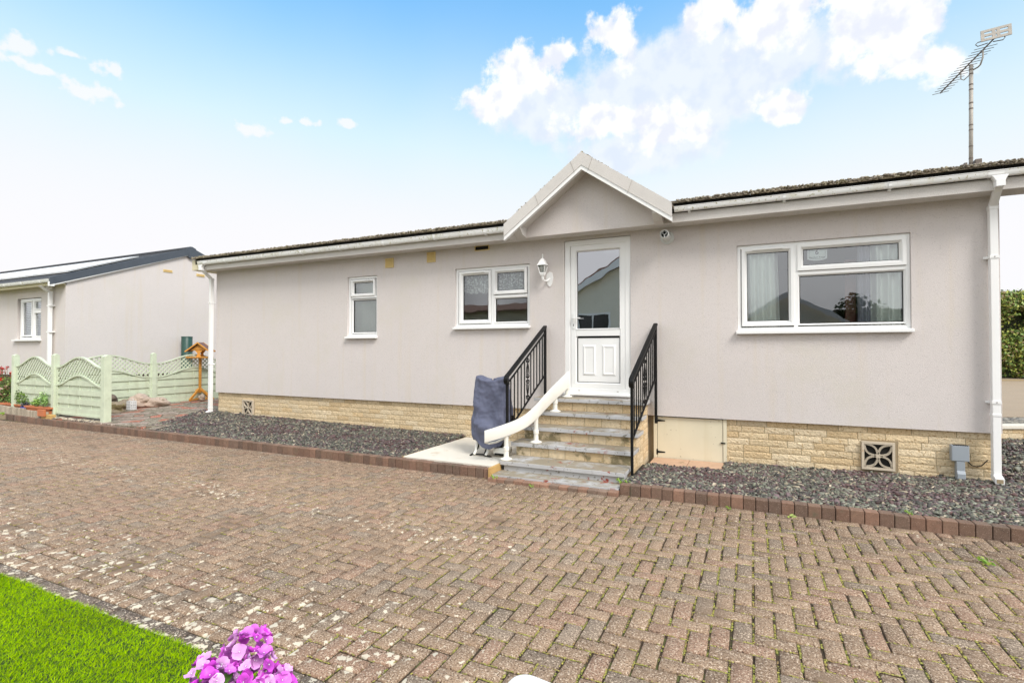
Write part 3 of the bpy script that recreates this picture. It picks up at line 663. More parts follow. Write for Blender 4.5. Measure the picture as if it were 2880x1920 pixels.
# ---- windows
def pane(x0, x1, y0, y1, z0, z1, mat, parent):
    """glass slab: the mirror coat is on its outer face only"""
    o = MB().box(x0, x1, y0, y1, z0, z1).build('pane', mat, parent); o.data.materials.append(MATS['pane_inner'])
    for p in o.data.polygons: p.material_index = 0 if p.normal.y < -.5 else 1
    return o
def window(parent, x0, x1, z0, z1, panes, mull=None, trans=None, sill=True, y=6.728, glassm='pane_clear', gl=6.762, sillover=(.012, .012), trick=None, opn=None):
    fr = MB().ring(x0+.001, x1-.001, z0+.001, z1-.001, .048, y, y+.06, .25)
    if mull: fr.box(mull[0]-.02, mull[0]+.02, y+.0015, y+.058, mull[1], mull[2])
    if trans: fr.box(trans[0], trans[1], y+.0035, y+.056, trans[2]-.018, trans[2]+.018)
    w = fr.build('window', 'upvc', parent)
    for i, (a, b, c_, d, sash) in enumerate(panes):      # glass rect; sash: width of the sash frame or 0 (direct glazed bead)
        wd_ = sash if sash else .022
        MB().ring(a-wd_, b+wd_, c_-wd_, d+wd_, wd_, y-(.014 if sash else -.004), y+.05, .42 if sash else .8).build('sash' if sash else 'glazing_bead', 'upvc', w)
        MB().ring(a-.001, b+.001, c_-.001, d+.001, .007, gl-.012, gl, .1).build('gasket', 'black_gasket', w)
        pane(a-.004, b+.004, gl, gl+.006, c_-.004, d+.004, glassm, w)
    if sill:
        m = MB().prism([(x0-sillover[0], WY-.062, z0-.034), (x0-sillover[0], WY-.062, z0-.004), (x0-sillover[0], WY+.045, z0+.012), (x0-sillover[0], WY+.045, z0-.02), (x0-sillover[0], WY-.045, z0-.036)], (x1-x0+sillover[0]+sillover[1], 0, 0))
        m.build('sill', 'upvc', w, bevel=.003)
    if trick:
        MB().box(trick[0], trick[1], y-.032, y-.012, trick[2]-.010, trick[2]+.010).build('trickle_vent', 'upvc', w, bevel=.004)
    return w
w1 = window(home, *ops[0], [(-.043, .396, 1.717, 2.527, .058), (.547, 1.445, 2.347, 2.531, .062), (.509, 1.479, 1.682, 2.223, 0)], mull=(.468, 1.62, 2.60), trans=(.475, 1.50, 2.262), trick=(.02, .34, 2.565))
w1['label'] = 'large white window with three panes and long curtains'
w2 = window(home, *ops[1], [(-3.974, -3.546, 1.828, 2.501, .058), (-3.394, -2.964, 2.248, 2.509, .055), (-3.417, -2.916, 1.792, 2.128, 0)], mull=(-3.462, 1.74, 2.585), trans=(-3.45, -2.90, 2.165), trick=(-3.94, -3.60, 2.537))
w2['label'] = 'white window with a lace valance beside the wall lantern'
w3 = window(home, *ops[2], [(-6.116, -5.707, 2.329, 2.510, .048), (-6.130, -5.646, 1.676, 2.208, 0)], trans=(-6.16, -5.62, 2.262), trick=(-6.07, -5.77, 2.537), gl=6.762)
w3['label'] = 'narrow white two-part window in the middle of the wall'
# ---- door
dr = MB().ring(-2.332, -1.427, .785, 2.873, .085, 6.715, 6.775, .2).build('door_frame', 'upvc', home)
MB().prism([(-2.34,6.665,.765),(-2.34,6.665,.79),(-2.34,6.72,.80),(-2.34,6.72,.765)], (.92,0,0)).build('threshold', 'upvc', dr, bevel=.002)
m = MB().ring(-2.246, -1.496, .858, 2.800, .085, 6.722, 6.77, .22); m.box(-2.17, -1.57, 6.7245, 6.768, 1.565, 1.650)
dl = m.build('door', 'upvc', home); dl['label'] = 'white half-glazed entrance door'
MB().ring(-2.176, -1.563, 1.652, 2.737, .014, 6.717, 6.75, .7).build('glazing_bead', 'upvc', dl)
MB().ring(-2.163, -1.575, 1.664, 2.724, .006, 6.742, 6.752, .1).build('gasket', 'black_gasket', dl)
pane(-2.163, -1.575, 6.752, 6.758, 1.664, 2.724, 'pane_door', dl)
m = MB().box(-2.150, -1.580, 6.742, 6.765, .944, 1.538)
for a, b_ in ((-2.085, -1.90), (-1.818, -1.63)):
    m.prism([(a,6.742,1.030),(b_,6.742,1.030),(b_,6.742,1.445),(a,6.742,1.445)], (0,-.001,0))
    m.add([(a,6.741,1.03),(b_,6.741,1.03),(b_,6.741,1.445),(a,6.741,1.445),(a+.025,6.728,1.055),(b_-.025,6.728,1.055),(b_-.025,6.728,1.42),(a+.025,6.728,1.42)], [(0,1,5,4),(1,2,6,5),(2,3,7,6),(3,0,4,7)])
    m.add([(a+.025,6.728,1.055),(b_-.025,6.728,1.055),(b_-.025,6.728,1.42),(a+.025,6.728,1.42),(a+.040,6.736,1.07),(b_-.040,6.736,1.07),(b_-.040,6.736,1.405),(a+.040,6.736,1.405)], [(0,1,5,4),(1,2,6,5),(2,3,7,6),(3,0,4,7),(4,5,6,7)])
m.build('door_panel', 'upvc', dl)
MB().ring(-2.160, -1.572, .935, 1.546, .007, 6.736, 6.75, .1).build('gasket', 'black_gasket', dl)
m = MB().box(-2.222, -2.192, 6.712, 6.722, 1.665, 1.875); m.box(-2.212, -2.202, 6.68, 6.712, 1.80, 1.82); m.box(-2.214, -2.10, 6.672, 6.684, 1.802, 1.818); m.build('handle', 'white_plastic', dl, bevel=.003)
MB().box(-2.211, -2.203, 6.7105, 6.713, 1.70, 1.73).build('keyhole', 'black_gasket', dl)
for x in (-2.13, -1.60): MB().box(x-.012, x+.012, 6.7125, 6.716, .822, .830).build('drain_slot', 'alu_mast', dl)
# ---- eaves
m = MB().box(HX0-.02, -2.84, 6.43, 6.455, 2.918, 3.09); m.box(-1.02, 2.75, 6.43, 6.455, 2.918, 3.09)
m.build('fascia', 'render_fascia', home)
MB().box(HX0-.02, 2.75, 6.455, 6.75, 2.925, 2.94).build('soffit', 'render_fascia', home)
MB().box(HX0-.30, HX0-.02, 6.40, 7.0, 2.925, 3.125).build('eaves_box_end', 'cream_board', home, bevel=.004)
# roof: courses of mossy tiles
SL = math.tan(math.radians(13.2)); RY0 = 6.36; RZ0 = 3.162
def roof_z(y): return RZ0+(y-RY0)*SL
m = MB()
for side in (0, 1):
    for kx in range(-34, 10):
        xa = kx*.29; xb = xa+.288
        if xb < -9.82 or xa > 2.72: continue
        for ky in range(0, 12):
            ya = RY0+ky*.285; yb = min(ya+.31, 9.76)
            if side == 0 and -3.0 < (xa+xb)/2 < -.85 and ky == 0: continue
            h = random.gauss(0, 1); m.col(tuple(q*(1+.16*h) for q in random.choice([(.22,.18,.13),(.27,.22,.15),(.18,.15,.11)])))
            if side == 0: P = [(xa,ya,roof_z(ya)),(xb,ya,roof_z(ya)),(xb,yb,roof_z(yb)-.012),(xa,yb,roof_z(yb)-.012)]
            else: P = [(xa,19.4-ya,roof_z(ya)),(xb,19.4-ya,roof_z(ya)),(xb,19.4-yb,roof_z(yb)-.012),(xa,19.4-yb,roof_z(yb)-.012)]
            m.prism(P, (0, 0, -.03))
roof = m.build('roof', 'roof_tile', home)
# moss crusting the tile edge
P = []; S = []; C = []
for i in range(6500):
    x = random.uniform(-9.85, 2.72)
    if -3.05 < x < -.80: continue
    y = RY0+abs(random.gauss(0, .05))-.012; big = .5+.5*sm(x, 0, 3.3)+.3*sm(x, 1, 11)
    a = random.uniform(.008, .017)*(.7+.5*max(0, big)); P.append((x, y, roof_z(y)+random.uniform(-.022, .012)*(1 if y < RY0+.02 else .3))); S.append((a*1.3, a, a*.8))
    C.append((*random.choice([(.26,.22,.17),(.34,.29,.22),(.19,.16,.125),(.40,.35,.25),(.24,.21,.13),(.29,.25,.20)]), 1))
for i in range(420):   # along the porch verge
    sd = random.choice((-1, 1, 1)); t_ = random.random()**1.2; x = -1.925+sd*1.05*t_; z = 3.87-.76*t_
    a = random.uniform(.006, .016); P.append((x, random.uniform(6.19, 6.32), z+.006)); S.append((a*1.4, a, a*.7)); C.append((*random.choice([(.20,.15,.07),(.12,.10,.07),(.28,.20,.05)]), 1))
P, S, C = np.array(P), np.array(S), np.array(C)
ico = np.array([(0,0,1),(.9,0,.4),(.28,.85,.45),(-.72,.53,.4),(-.72,-.53,.45),(.28,-.85,.4),(.8,.4,-.4),(-.3,.85,-.4),(-.9,0,-.4),(-.3,-.85,-.4),(.8,-.4,-.4),(0,0,-.8)], dtype=float)
icf = np.array([(0,1,2),(0,2,3),(0,3,4),(0,4,5),(0,5,1),(1,6,2),(2,7,3),(3,8,4),(4,9,5),(5,10,1),(2,6,7),(3,7,8),(4,8,9),(5,9,10),(1,10,6),(6,11,7),(7,11,8),(8,11,9),(9,11,10),(10,11,6)])
mo = scatter('roof_moss', P, ico, icf, S*1.0, 'moss', C, 'stuff', parent=home, tilt=rng.normal(0, .4, (len(P), 2)))
m = MB().box(-9.80, -3.0, 6.40, 6.43, 3.03, 3.135); m.box(-.86, 2.72, 6.40, 6.43, 3.03, 3.135); m.build('eaves_gap_shade', 'black_shadow', home)  # black strips painted as the shade in the gap under the tiles
# gutters
def gutter(parent, x0, x1, yb, zt, sc_g=.8, brackets=(), mat='upvc_gutter', unions=()):
    prof = [(0, 0), (0, -.045), (-.018, -.075), (-.052, -.085), (-.082, -.075), (-.098, -.048), (-.102, -.004), (-.108, .002), (-.108, .010), (-.099, .010), (-.095, -.004), (-.090, -.044), (-.076, -.068), (-.050, -.077), (-.02, -.068), (-.006, -.044), (-.006, 0)]
    prof = [(a*sc_g, b*sc_g) for a, b in prof]
    vs = []; 
    for x in (x0, x1): vs += [(x, yb+p[0], zt+p[1]) for p in prof]
    n_ = len(prof); m = MB().add(vs, [(i, (i+1) % n_, n_+(i+1) % n_, n_+i) for i in range(n_)])
    m.prism([(x0, yb+p[0], zt+p[1]) for p in prof[:8]], (.003, 0, 0)); m.prism([(x1, yb+p[0], zt+p[1]) for p in prof[:8]], (-.003, 0, 0))
    g = m.build('gutter', mat, parent, auto=35)
    for x in brackets:
        q = [(p[0]-.003 if p[0] < -.03 else p[0]+.003, p[1]-.004) for p in prof[:9]]; b = MB(); pts = [(x, yb+p[0], zt+p[1]) for p in q]
        for i in range(len(pts)-1): b.bar(pts[i], pts[i+1], .028, .005, (0, pts[i+1][2]-pts[i][2]+.0001, -(pts[i+1][1]-pts[i][1])))
        b.box(x-.014, x+.014, yb-.02, yb, zt-.075, zt-.04)
        b.build('bracket', 'upvc_pipe', g)
    for x in unions:
        q = [(p[0]*1.04-.002, p[1]*1.05-.001) for p in prof]; vs = []
        for xx in (x-.06, x+.06): vs += [(xx, yb+p[0]+.003, zt+p[1]) for p in q]
        MB().add(vs, [(i, (i+1) % n_, n_+(i+1) % n_, n_+i) for i in range(n_)]).build('union', 'upvc_pipe', g)
    return g
gutter(home, -9.68, -3.0, 6.43, 3.075, .80, brackets=(-8.9, -7.9, -6.95, -6.1, -5.2, -4.25, -3.4), unions=(-9.45,))
gutter(home, -.83, 2.74, 6.43, 3.088, .66, brackets=(-.66, .34, 1.3), unions=(2.13, 2.42))
# downpipes
def pipe_sq(parent, x, y, zt, zb, top, w=.032, clips=(), shoe=(0, -1)):
    m = MB().box(x-w, x+w, y-w, y+w, zb+.05, zt)
    q = Vector(top)
    m.prism([(x-w,y-w,zt),(x+w,y-w,zt),(x+w,y+w,zt),(x-w,y+w,zt)], (top[0]-x, top[1]-y, top[2]-.07-zt))
    m.box(q.x-w-.004, q.x+w+.004, q.y-w-.004, q.y+w+.004, q.z-.10, q.z-.03)
    m.prism([(q.x-w-.03,q.y-w,q.z+.006),(q.x+w+.03,q.y-w,q.z+.006),(q.x+w+.004,q.y-w,q.z-.045),(q.x-w-.004,q.y-w,q.z-.045)], (0, 2*w, 0))
    m.box(x-w-.004, x+w+.004, y-w-.004, y+w+.004, zt-.03, zt+.012); m.box(x-w-.004, x+w+.004, y-w-.004, y+w+.004, .72-.5*(x < -5), .73-.5*(x < -5)+.02)
    m.prism([(x-w-.003, y-w-.003, zb+.07), (x-w-.003, y+w+.003, zb+.07), (x-w-.003, y+w, zb+.03), (x-w-.003, y-w-.05, zb-.01), (x-w-.003, y-w-.05, zb+.05)], (2*w+.006, 0, 0))
    d = m.build('downpipe', 'upvc_pipe', parent, bevel=.005)
    MB().box(x-w+.006, x+w-.006, y-w-.0525, y-w-.049, zb+.002, zb+.040).build('outlet', 'mortar', d)
    for z in clips:
        MB().box(x-w-.005, x+w+.005, y-w-.006, y+w+.03, z-.014, z+.014).box(x-w-.035, x-w-.005, y+w, y+w+.004, z-.01, z+.01).box(x+w+.005, x+w+.028, y+w, y+w+.004, z-.01, z+.01).build('pipe_clip', 'upvc_pipe', d)
        MB().box(x-.004, x+.004, y-w-.009, y-w-.006, z-.004, z+.004).build('screw', 'alu_dark', d)
    return d
pipe_sq(home, 2.186, 6.632, 2.80, .075, (2.160, 6.392, 3.035), clips=(2.30, .86))
pipe_sq(home, -9.655, 6.632, 2.77, .115, (-9.60, 6.388, 3.005), clips=(2.30, 1.10))
# vents
def louvre(x0, x1, z0, z1):
    v = MB().ring(x0, x1, z0, z1, .014, 6.682, 6.70, .2).build('wall_vent', 'cream_plastic', home); m = MB()
    nn = 5
    for i in range(nn):
        za = z0+.014+(z1-z0-.028)*i/nn; zb = z0+.014+(z1-z0-.028)*(i+1)/nn
        m.prism([(x0+.012,6.686,za),(x0+.012,6.6965,zb),(x0+.012,6.699,zb),(x0+.012,6.699,za)], (x1-x0-.024, 0, 0))
    m.build('louvre', 'cream_plastic', v)
louvre(-5.416, -5.250, 2.712, 2.869); louvre(-4.602, -4.442, 2.742, 2.902)
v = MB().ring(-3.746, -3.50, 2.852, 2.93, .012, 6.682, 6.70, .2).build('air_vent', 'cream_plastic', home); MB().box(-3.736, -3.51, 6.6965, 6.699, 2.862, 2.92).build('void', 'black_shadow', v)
# boiler flue
fl = MB()
def discy(m, cx, cz, prof, n=28):
    vs = []
    for r, y in prof: vs += [(cx+r*math.cos(2*PI*k/n), y, cz+r*math.sin(2*PI*k/n)) for k in range(n)]
    mm = len(prof); m.add(vs, [(i*n+k, i*n+(k+1) % n, (i+1)*n+(k+1) % n, (i+1)*n+k) for i in range(mm-1) for k in range(n)]); return m
m = discy(MB(), -.957, 2.797, [(.084,6.70),(.084,6.686),(.076,6.682),(.058,6.680),(.054,6.665),(.050,6.655),(.050,6.445),(.046,6.443),(.043,6.447),(.043,6.56)])
fo = m.build('boiler_flue', 'grey_plastic', home, auto=40); MATS_f = Mat('flue_white', (.62, .635, .62), .35, .03, 9).m; fo.data.materials[0] = MATS_f
m = discy(MB(), -.957, 2.815, [(.026,6.56),(.026,6.448),(.023,6.448),(.023,6.56)]); m.box(-.960, -.954, 6.450, 6.54, 2.757, 2.79); m.build('inner_duct', 'flue_white', fo, auto=40)
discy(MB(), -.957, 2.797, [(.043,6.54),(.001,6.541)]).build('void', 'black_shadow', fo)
# ---- porch gable
VY = 6.17; AX, AZ = -1.925, 3.872; LX, LZ = -3.01, 3.068; RX, RZ = -.83, 3.098
gab = MB().prism([(-2.80,6.43,2.918),(-1.00,6.43,2.918),(-1.00,6.43,3.07),(AX,6.43,3.70),(-2.80,6.43,3.07)], (0, .04, 0)).build('porch_gable', 'render_grey', home)
m = MB()
def verge(m, dtop, dbot, y0, y1, e=0):
    for (ex, ez) in ((LX, LZ), (RX, RZ)):
        m.prism([(AX,y0,AZ-dtop),(ex,y0,ez-dtop),(ex,y0,ez-dbot),(AX,y0,AZ-dbot)], (0, y1-y0, 0))
verge(m, 0.0, .168, VY, VY+.022); bb = m.build('bargeboard', 'render_fascia', home)
m = MB(); verge(m, .160, .222, VY+.008, VY+.06); m.build('verge_trim', 'upvc', bb)
m = MB()
for (a, b_) in (((AX, AZ), (LX, LZ)), ((AX, AZ), (RX, RZ))):
    for tt in (.13, .58):
        q = Vector((a[0]+(b_[0]-a[0])*tt, VY-.0015, a[1]+(b_[1]-a[1])*tt)); m = MB(); m.bar(q+Vector((0,0,-.004)), q+Vector((.0+(.055 if b_[0] < a[0] else -.055), 0, -.150)), .003, .003); m.build('board_joint', 'alu_mast', bb)
m = MB()
for (ex, ez) in ((LX+.03, LZ+.02), (RX-.03, RZ+.02)):
    m.add([(AX,VY+.022,AZ-.19),(ex,VY+.022,ez-.20),(ex,6.43,ez-.20),(AX,6.43,AZ-.19)], [(0,1,2,3)])
m.build('porch_soffit', 'render_fascia', home)
m = MB()
for (ex, ez) in ((LX, LZ), (RX, RZ)):
    yb = RY0+(AZ-RZ0)/SL; ye = RY0+(ez-.03-RZ0)/SL if ez > RZ0 else RY0+.02
    for i in range(6):
        t0, t1 = i/6, (i+1)/6; p0 = (AX+(ex-AX)*t0, AZ+(ez-AZ)*t0); p1 = (AX+(ex-AX)*t1, AZ+(ez-AZ)*t1)
        y0_, y1_ = RY0+(p0[1]-RZ0)/SL+.15, RY0+max(0, (p1[1]-RZ0))/SL+.15
        m.col(random.choice([(.12,.095,.07),(.15,.12,.085)])); m.prism([(p0[0],VY+.004,p0[1]-.004),(p1[0],VY+.004,p1[1]-.004),(p1[0],y1_,p1[1]-.004),(p0[0],y0_,p0[1]-.004)], (0, 0, -.03))
m.build('porch_roof', 'roof_tile', home)
for (xa, xb) in ((-2.905, -2.78), (-1.06, -.955)):
    MB().prism([(xa,6.43,2.905),(xa,6.43,3.07),(xa,6.20,3.07),(xa,6.20,3.0),(xa,6.29,2.925)], (xb-xa, 0, 0)).build('corbel', 'render_fascia', home, bevel=.004)

# ================================================================ things on and in the home
def wavy_sheet(x0, x1, z0, z1, y, amp, waves, nz=12, nx=90, lower=0, ph=0, side=0):
    vs = []
    for j in range(nz+1):
        for i in range(nx+1):
            t = i/nx; x = x0+(x1-x0)*t; zz = z0+(z1-z0)*j/nz
            if j == 0 and lower: zz += lower*abs(math.sin(t*waves*PI))
            vs.append((x+side*(1-j/nz)*t, y+amp*math.sin(t*waves*2*PI+ph)+amp*.35*math.sin(t*waves*5.3+ph*2), zz))
    return MB().add(vs, [(j*(nx+1)+i, j*(nx+1)+i+1, (j+1)*(nx+1)+i+1, (j+1)*(nx+1)+i) for j in range(nz) for i in range(nx)])
tag(wavy_sheet(-.16, .285, 1.45, 2.60, 6.825, .030, 5.2, side=.03).build('curtain', 'curtain', smooth=True), 'white pleated curtain behind the left pane of the large window', 'curtain', 'curtains')
tag(wavy_sheet(1.20, 1.56, 1.45, 2.60, 6.825, .032, 3.6, ph=1, side=0).build('curtain', 'curtain', smooth=True), 'white pleated curtain behind the right side of the large window', 'curtain', 'curtains')
tag(wavy_sheet(1.085, 1.205, 1.45, 2.60, 6.85, .012, 2.2, ph=2).build('curtain', 'curtain_grey', smooth=True), 'narrow mauve grey curtain beside the right white curtain', 'curtain')
tag(MB().box(.985, 1.09, 6.98, 7.03, 1.2, 2.42).build('wooden_post', 'wood_red', bevel=.004), 'dark red wooden upright just inside the large window', 'post')
tag(wavy_sheet(-4.03, -2.90, 2.215, 2.56, 6.83, .026, 9, lower=.035, nx=160, nz=8).build('lace_valance', 'lace', smooth=True), 'short white lace valance inside the lantern-side window', 'valance')
Mat('blind_grey', (.50, .52, .45), .9, .05, 6)
tag(wavy_sheet(-6.20, -5.60, 1.58, 2.62, 6.84, .010, 2.4).build('window_blind', 'blind_grey', smooth=True), 'plain grey green blind behind the narrow two-part window', 'blind')
t = thing('house_number_sign', 'grey plaque with number 6 hanging in the top pane of the large window', 'sign', (.69, 6.79, 2.5))
def plaque(w, h, bulge, y, z, n=10):
    pts = [(.69-w, y, z+h), (.69-w, y, z-h)]
    for i in range(1, n): a = -1+2*i/n; pts.append((.69+w*a, y, z-h-bulge*(1-a*a)))
    pts += [(.69+w, y, z-h), (.69+w, y, z+h)]
    for i in range(1, n): a = 1-2*i/n; pts.append((.69+w*a, y, z+h+bulge*(1-a*a)))
    return pts
MB().prism(plaque(.098, .085, .018, 6.786, 2.503), (0, .006, 0)).build('rim', 'sign_rim', t)
MB().prism(plaque(.0815, .072, .014, 6.7845, 2.503), (0, .0015, 0)).build('border_line', 'sign_ink', t)
MB().prism(plaque(.0795, .070, .014, 6.7832, 2.503), (0, .0013, 0)).build('face', 'sign_face', t)
def text(body, x, y, z, size, mat, parent, name='lettering'):
    cu = bpy.data.curves.new(name, 'FONT'); cu.body = body; cu.size = size; cu.align_x = 'CENTER'; cu.align_y = 'CENTER'; cu.extrude = .0004; cu.offset = .0012 if size > .03 else .0002
    o = bpy.data.objects.new(name, cu); sc.collection.objects.link(o); cu.materials.append(MATS[mat]); o.rotation_euler = (PI/2, 0, 0)
    me = bpy.data.meshes.new_from_object(o); me.transform(Matrix.Rotation(PI/2, 4, 'X')); me.transform(Matrix.Translation((x, y, z)))
    bpy.data.objects.remove(o); o = bpy.data.objects.new(name, me); sc.collection.objects.link(o); place(o, parent)
text('6', .687, 6.7822, 2.494, .074, 'sign_ink', t, 'number'); text('Hawthorn Avenue', .69, 6.7822, 2.438, .0205, 'sign_ink', t)
# wall lantern
t = thing('wall_lantern', 'white coach lantern on the wall between the lace window and the door', 'wall light', (-2.555, 6.70, 2.36))
LX_, LY_ = -2.612, 6.59
m = MB().prism([(-2.585,6.70,2.30),(-2.56,6.70,2.265),(-2.545,6.70,2.255),(-2.53,6.70,2.265),(-2.51,6.70,2.30),(-2.495,6.70,2.38),(-2.51,6.70,2.45),(-2.55,6.70,2.47),(-2.59,6.70,2.44),(-2.60,6.70,2.38)], (0, -.014, 0)); bk = m.build('back_plate', 'upvc', t, bevel=.004)
MB().tube([(-2.55,6.69,2.37),(-2.57,6.65,2.335),(-2.60,6.61,2.335),(LX_,LY_,2.36),(LX_,LY_,2.40)], .013, 10).build('arm', 'upvc', t, smooth=True)
m = MB().lathe((LX_, LY_, 2.405), [(.01,-.06),(.018,-.03),(.018,0),(.040,.004),(.040,.018),(.047,.022),(.047,.040)], 4, True); m.build('lamp_base', 'upvc', t)
MB().lathe((LX_, LY_, 2.545), [(.092,0),(.088,.006),(.066,.028),(.052,.060),(.030,.086),(.012,.098),(.006,.112),(.013,.118),(.005,.128),(.011,.142),(.004,.162)], 4, True).build('roof_cap', 'upvc', t)
m = MB()
for k_ in range(4):
    a = PI/4+k_*PI/2; m.bar((LX_+.044*math.cos(a), LY_+.044*math.sin(a), 2.44), (LX_+.078*math.cos(a), LY_+.078*math.sin(a), 2.547), .007, .007)
m.build('glazing_bars', 'upvc', t); MB().lathe((LX_, LY_, 2.445), [(.041,0),(.074,.10)], 4, True).build('glass', 'pane_lamp', t); MB().lathe((LX_, LY_, 2.445), [(.016,0),(.016,.03),(.014,.05),(.02,.07),(.01,.085)], 10).build('bulb', 'white_plastic', t)
# meter / cable box
t = thing('cable_box', 'grey plastic cable box on a short duct by the right downpipe', 'cable box', (1.94, 6.70, .06))
MB().box(1.845, 1.99, 6.655, 6.725, .245, .408).build('box', 'grey_plastic', t, bevel=.008)
m = MB()
for i in range(7): m.box(1.86+i*.018, 1.872+i*.018, 6.654, 6.70, .405, .412)
m.build('vent_slots', 'black_gasket', t)
MB().prism([(1.885,6.66,.245),(1.885,6.66,.15),(1.885,6.64,.12),(1.885,6.64,-.0),(1.885,6.72,-.0),(1.885,6.72,.245)], (.07, 0, 0)).build('duct', 'grey_plastic', t, bevel=.006)
MB().tube([(1.99,6.70,.24),(2.02,6.71,.205),(2.06,6.715,.195),(2.10,6.715,.21),(2.15,6.715,.27)], .005, 6).build('cable', 'black_metal', t)
# TV aerial
t = thing('tv_aerial', 'tall weathered television aerial on a banded mast above the roof', 'aerial', (2.80, 9.2, 3.6))
mast0, mast1 = Vector((2.803, 9.2, 3.55)), Vector((2.826, 9.2, 5.38)); MB().tube([mast0, mast1], .024, 12).build('mast', 'alu_mast', t, smooth=True)
m = MB()
for z in (3.98, 4.05, 4.22, 4.45, 4.52, 4.75, 4.83, 5.02, 5.09, 5.24, 5.30):
    q = mast0+(mast1-mast0)*((z-3.55)/1.83); MB().tube([q, q+Vector((0,0,.018))], .0255, 12).build('tape_band', 'alu_dark', t)
MB().box(2.725, 2.76, 9.16, 9.24, 3.90, 4.0).build('mounting_bracket', 'alu_dark', t, bevel=.004); m = MB(); m.box(2.845, 2.915, 9.15, 9.24, 3.90, 4.03); m.build('mounting_bracket', 'alu_dark', t, bevel=.004)
b0, b1 = Vector((2.255, 8.35, 5.0)), Vector((2.98, 9.35, 5.72))
b0 = Vector((2.60, 9.75, 5.155)); b0 = Vector((2.515, 9.35, 5.11)); b1 = Vector((3.03, 9.05, 5.62))
MB().bar(b0, b1, .014, .014).build('boom', 'alu_dark', t); m = MB(); dd = (b1-b0)
el_dir = Vector((.95, .10, .13)).normalized()
for i in range(16):
    q = b0+dd*(.01+i*.056); L_ = .10+.03*(i/15); m.tube([q-el_dir*L_, q+el_dir*L_], .0042, 5)
m.build('director_rods', 'alu_dark', t)
m = MB(); rc = Vector((3.045, 9.04, 5.685)); ux = Vector((.985, .02, .085)).normalized(); uz = Vector((0, .1, 1)).normalized(); uy = ux.cross(uz)
for s_ in (-.062, 0, .062): m.obox(rc+uz*s_, ux, uy, uz, .155, .006, .017)
for s_ in (-.145, -.025, .025, .145): m.obox(rc+ux*s_, ux, uy, uz, .018, .0065, .078)
m.build('reflector', 'alu_mast', t)
m = MB(); q = b0+dd*.93
for s_ in (-1, 1): m.tube([q+el_dir*.03*s_, q+el_dir*.14*s_+Vector((0,0,-.01)), q+el_dir*.165*s_+Vector((0,0,.02)), q+el_dir*.14*s_+Vector((0,0,.045)), q+el_dir*.02*s_+Vector((0,0,.04))], .006, 6)
m.build('dipole', 'alu_dark', t, smooth=True)
p = b0+dd*.80; MB().tube([p, p+Vector((.0,0,-.10)), p+Vector((-.03,0,-.20)), (2.90,9.2,5.33), (2.84,9.2,5.30)], .010, 8).build('strut', 'alu_mast', t, smooth=True)
p = b0+dd*.40; MB().tube([p+Vector((0,0,.03)), p+Vector((0,0,-.10)), p+Vector((.03,0,-.12)), (2.83,9.2,5.26)], .007, 8).build('u_clamp', 'alu_mast', t, smooth=True)

# ================================================================ steps
st = thing('entrance_steps', 'five worn grey painted steps with cream brick risers below the door', 'steps', (-1.9, 6.0, 0))
TX0, TX1 = -2.655, -1.175
tr = [(.10, 5.315), (.26, 5.645), (.42, 5.895), (.58, 6.165), (.74, 6.365)]
BX0, BX1 = -2.60, -1.215
for i, (z, fy) in enumerate(tr):
    back = (tr[i+1][1]+.07) if i < 4 else 6.745
    xs_ = [TX0 if i else -2.64, (TX0+TX1)/2+random.uniform(-.05, .05)+(.05 if i == 0 else -.02), TX1 if i else -1.20]
    for a in range(2):
        MB().box(xs_[a]+(.001 if a else 0), xs_[a+1]-(.001 if not a else 0), fy, back, z-.047, z+random.uniform(-.0015, .0015)).build('tread', 'step_paint', st, bevel=.006)
for i, (z, fy) in enumerate(tr):
    if i == 0:
        MB().box(-2.60, -1.215, fy+.03, fy+.2, -.03, z-.047).build('riser', 'step_paint', st); continue
    h0 = tr[i-1][0]; m = MB(); bricks(m, (BX0, fy+.045, z-.048), (1,0,0), (0,0,-1), (0,-1,0), BX1-BX0, z-.048-h0, ch=z-.045-h0, lens=(.19, .24), amp=.007, seed=20+i)
    rz = m.build('riser', 'brick_stained' if i < 3 else 'brick_cream', st)
    MB().box(BX0+.002, BX1-.002, fy+.048, tr[i][1]+.30, h0-.04, z-.045).build('riser_core', 'mortar', rz)
m = MB(); m2 = MB()
for i in range(1, 5):      # right hand side wall of the steps
    ya = tr[i][1]+.05; yb = tr[i+1][1]+.05 if i < 4 else 6.74
    bricks(m2, (BX1+.003, ya, tr[i][0]-.05), (0,1,0), (0,0,-1), (1,0,0), yb-ya, tr[i][0]-.05+.05, lens=(.20, .23), amp=.005, seed=40+i)
    bricks(m, (BX0-.003, ya, tr[i][0]-.05), (0,1,0), (0,0,-1), (-1,0,0), yb-ya, tr[i][0]-.05+.05, lens=(.20, .23), amp=.005, seed=50+i)
m.build('side_wall', 'brick_cream', st); sw = m2.build('side_wall', 'brick_cream', st)
m = MB()
for i in range(1, 5):
    ya = tr[i][1]+.05; yb = tr[i+1][1]+.05 if i < 4 else 6.74; m.box(BX0, BX1, ya+.002, yb+.001, -.06, tr[i][0]-.048)
m.build('side_mortar', 'mortar', sw)
for a, b_ in ((-2.64, -2.50), (-2.497, -1.86), (-1.857, -1.21)): MB().box(a, b_, 5.108, 5.5, -.10, -.010+random.uniform(-.001, .001)).build('bottom_slab', 'step_paint', st, bevel=.003)
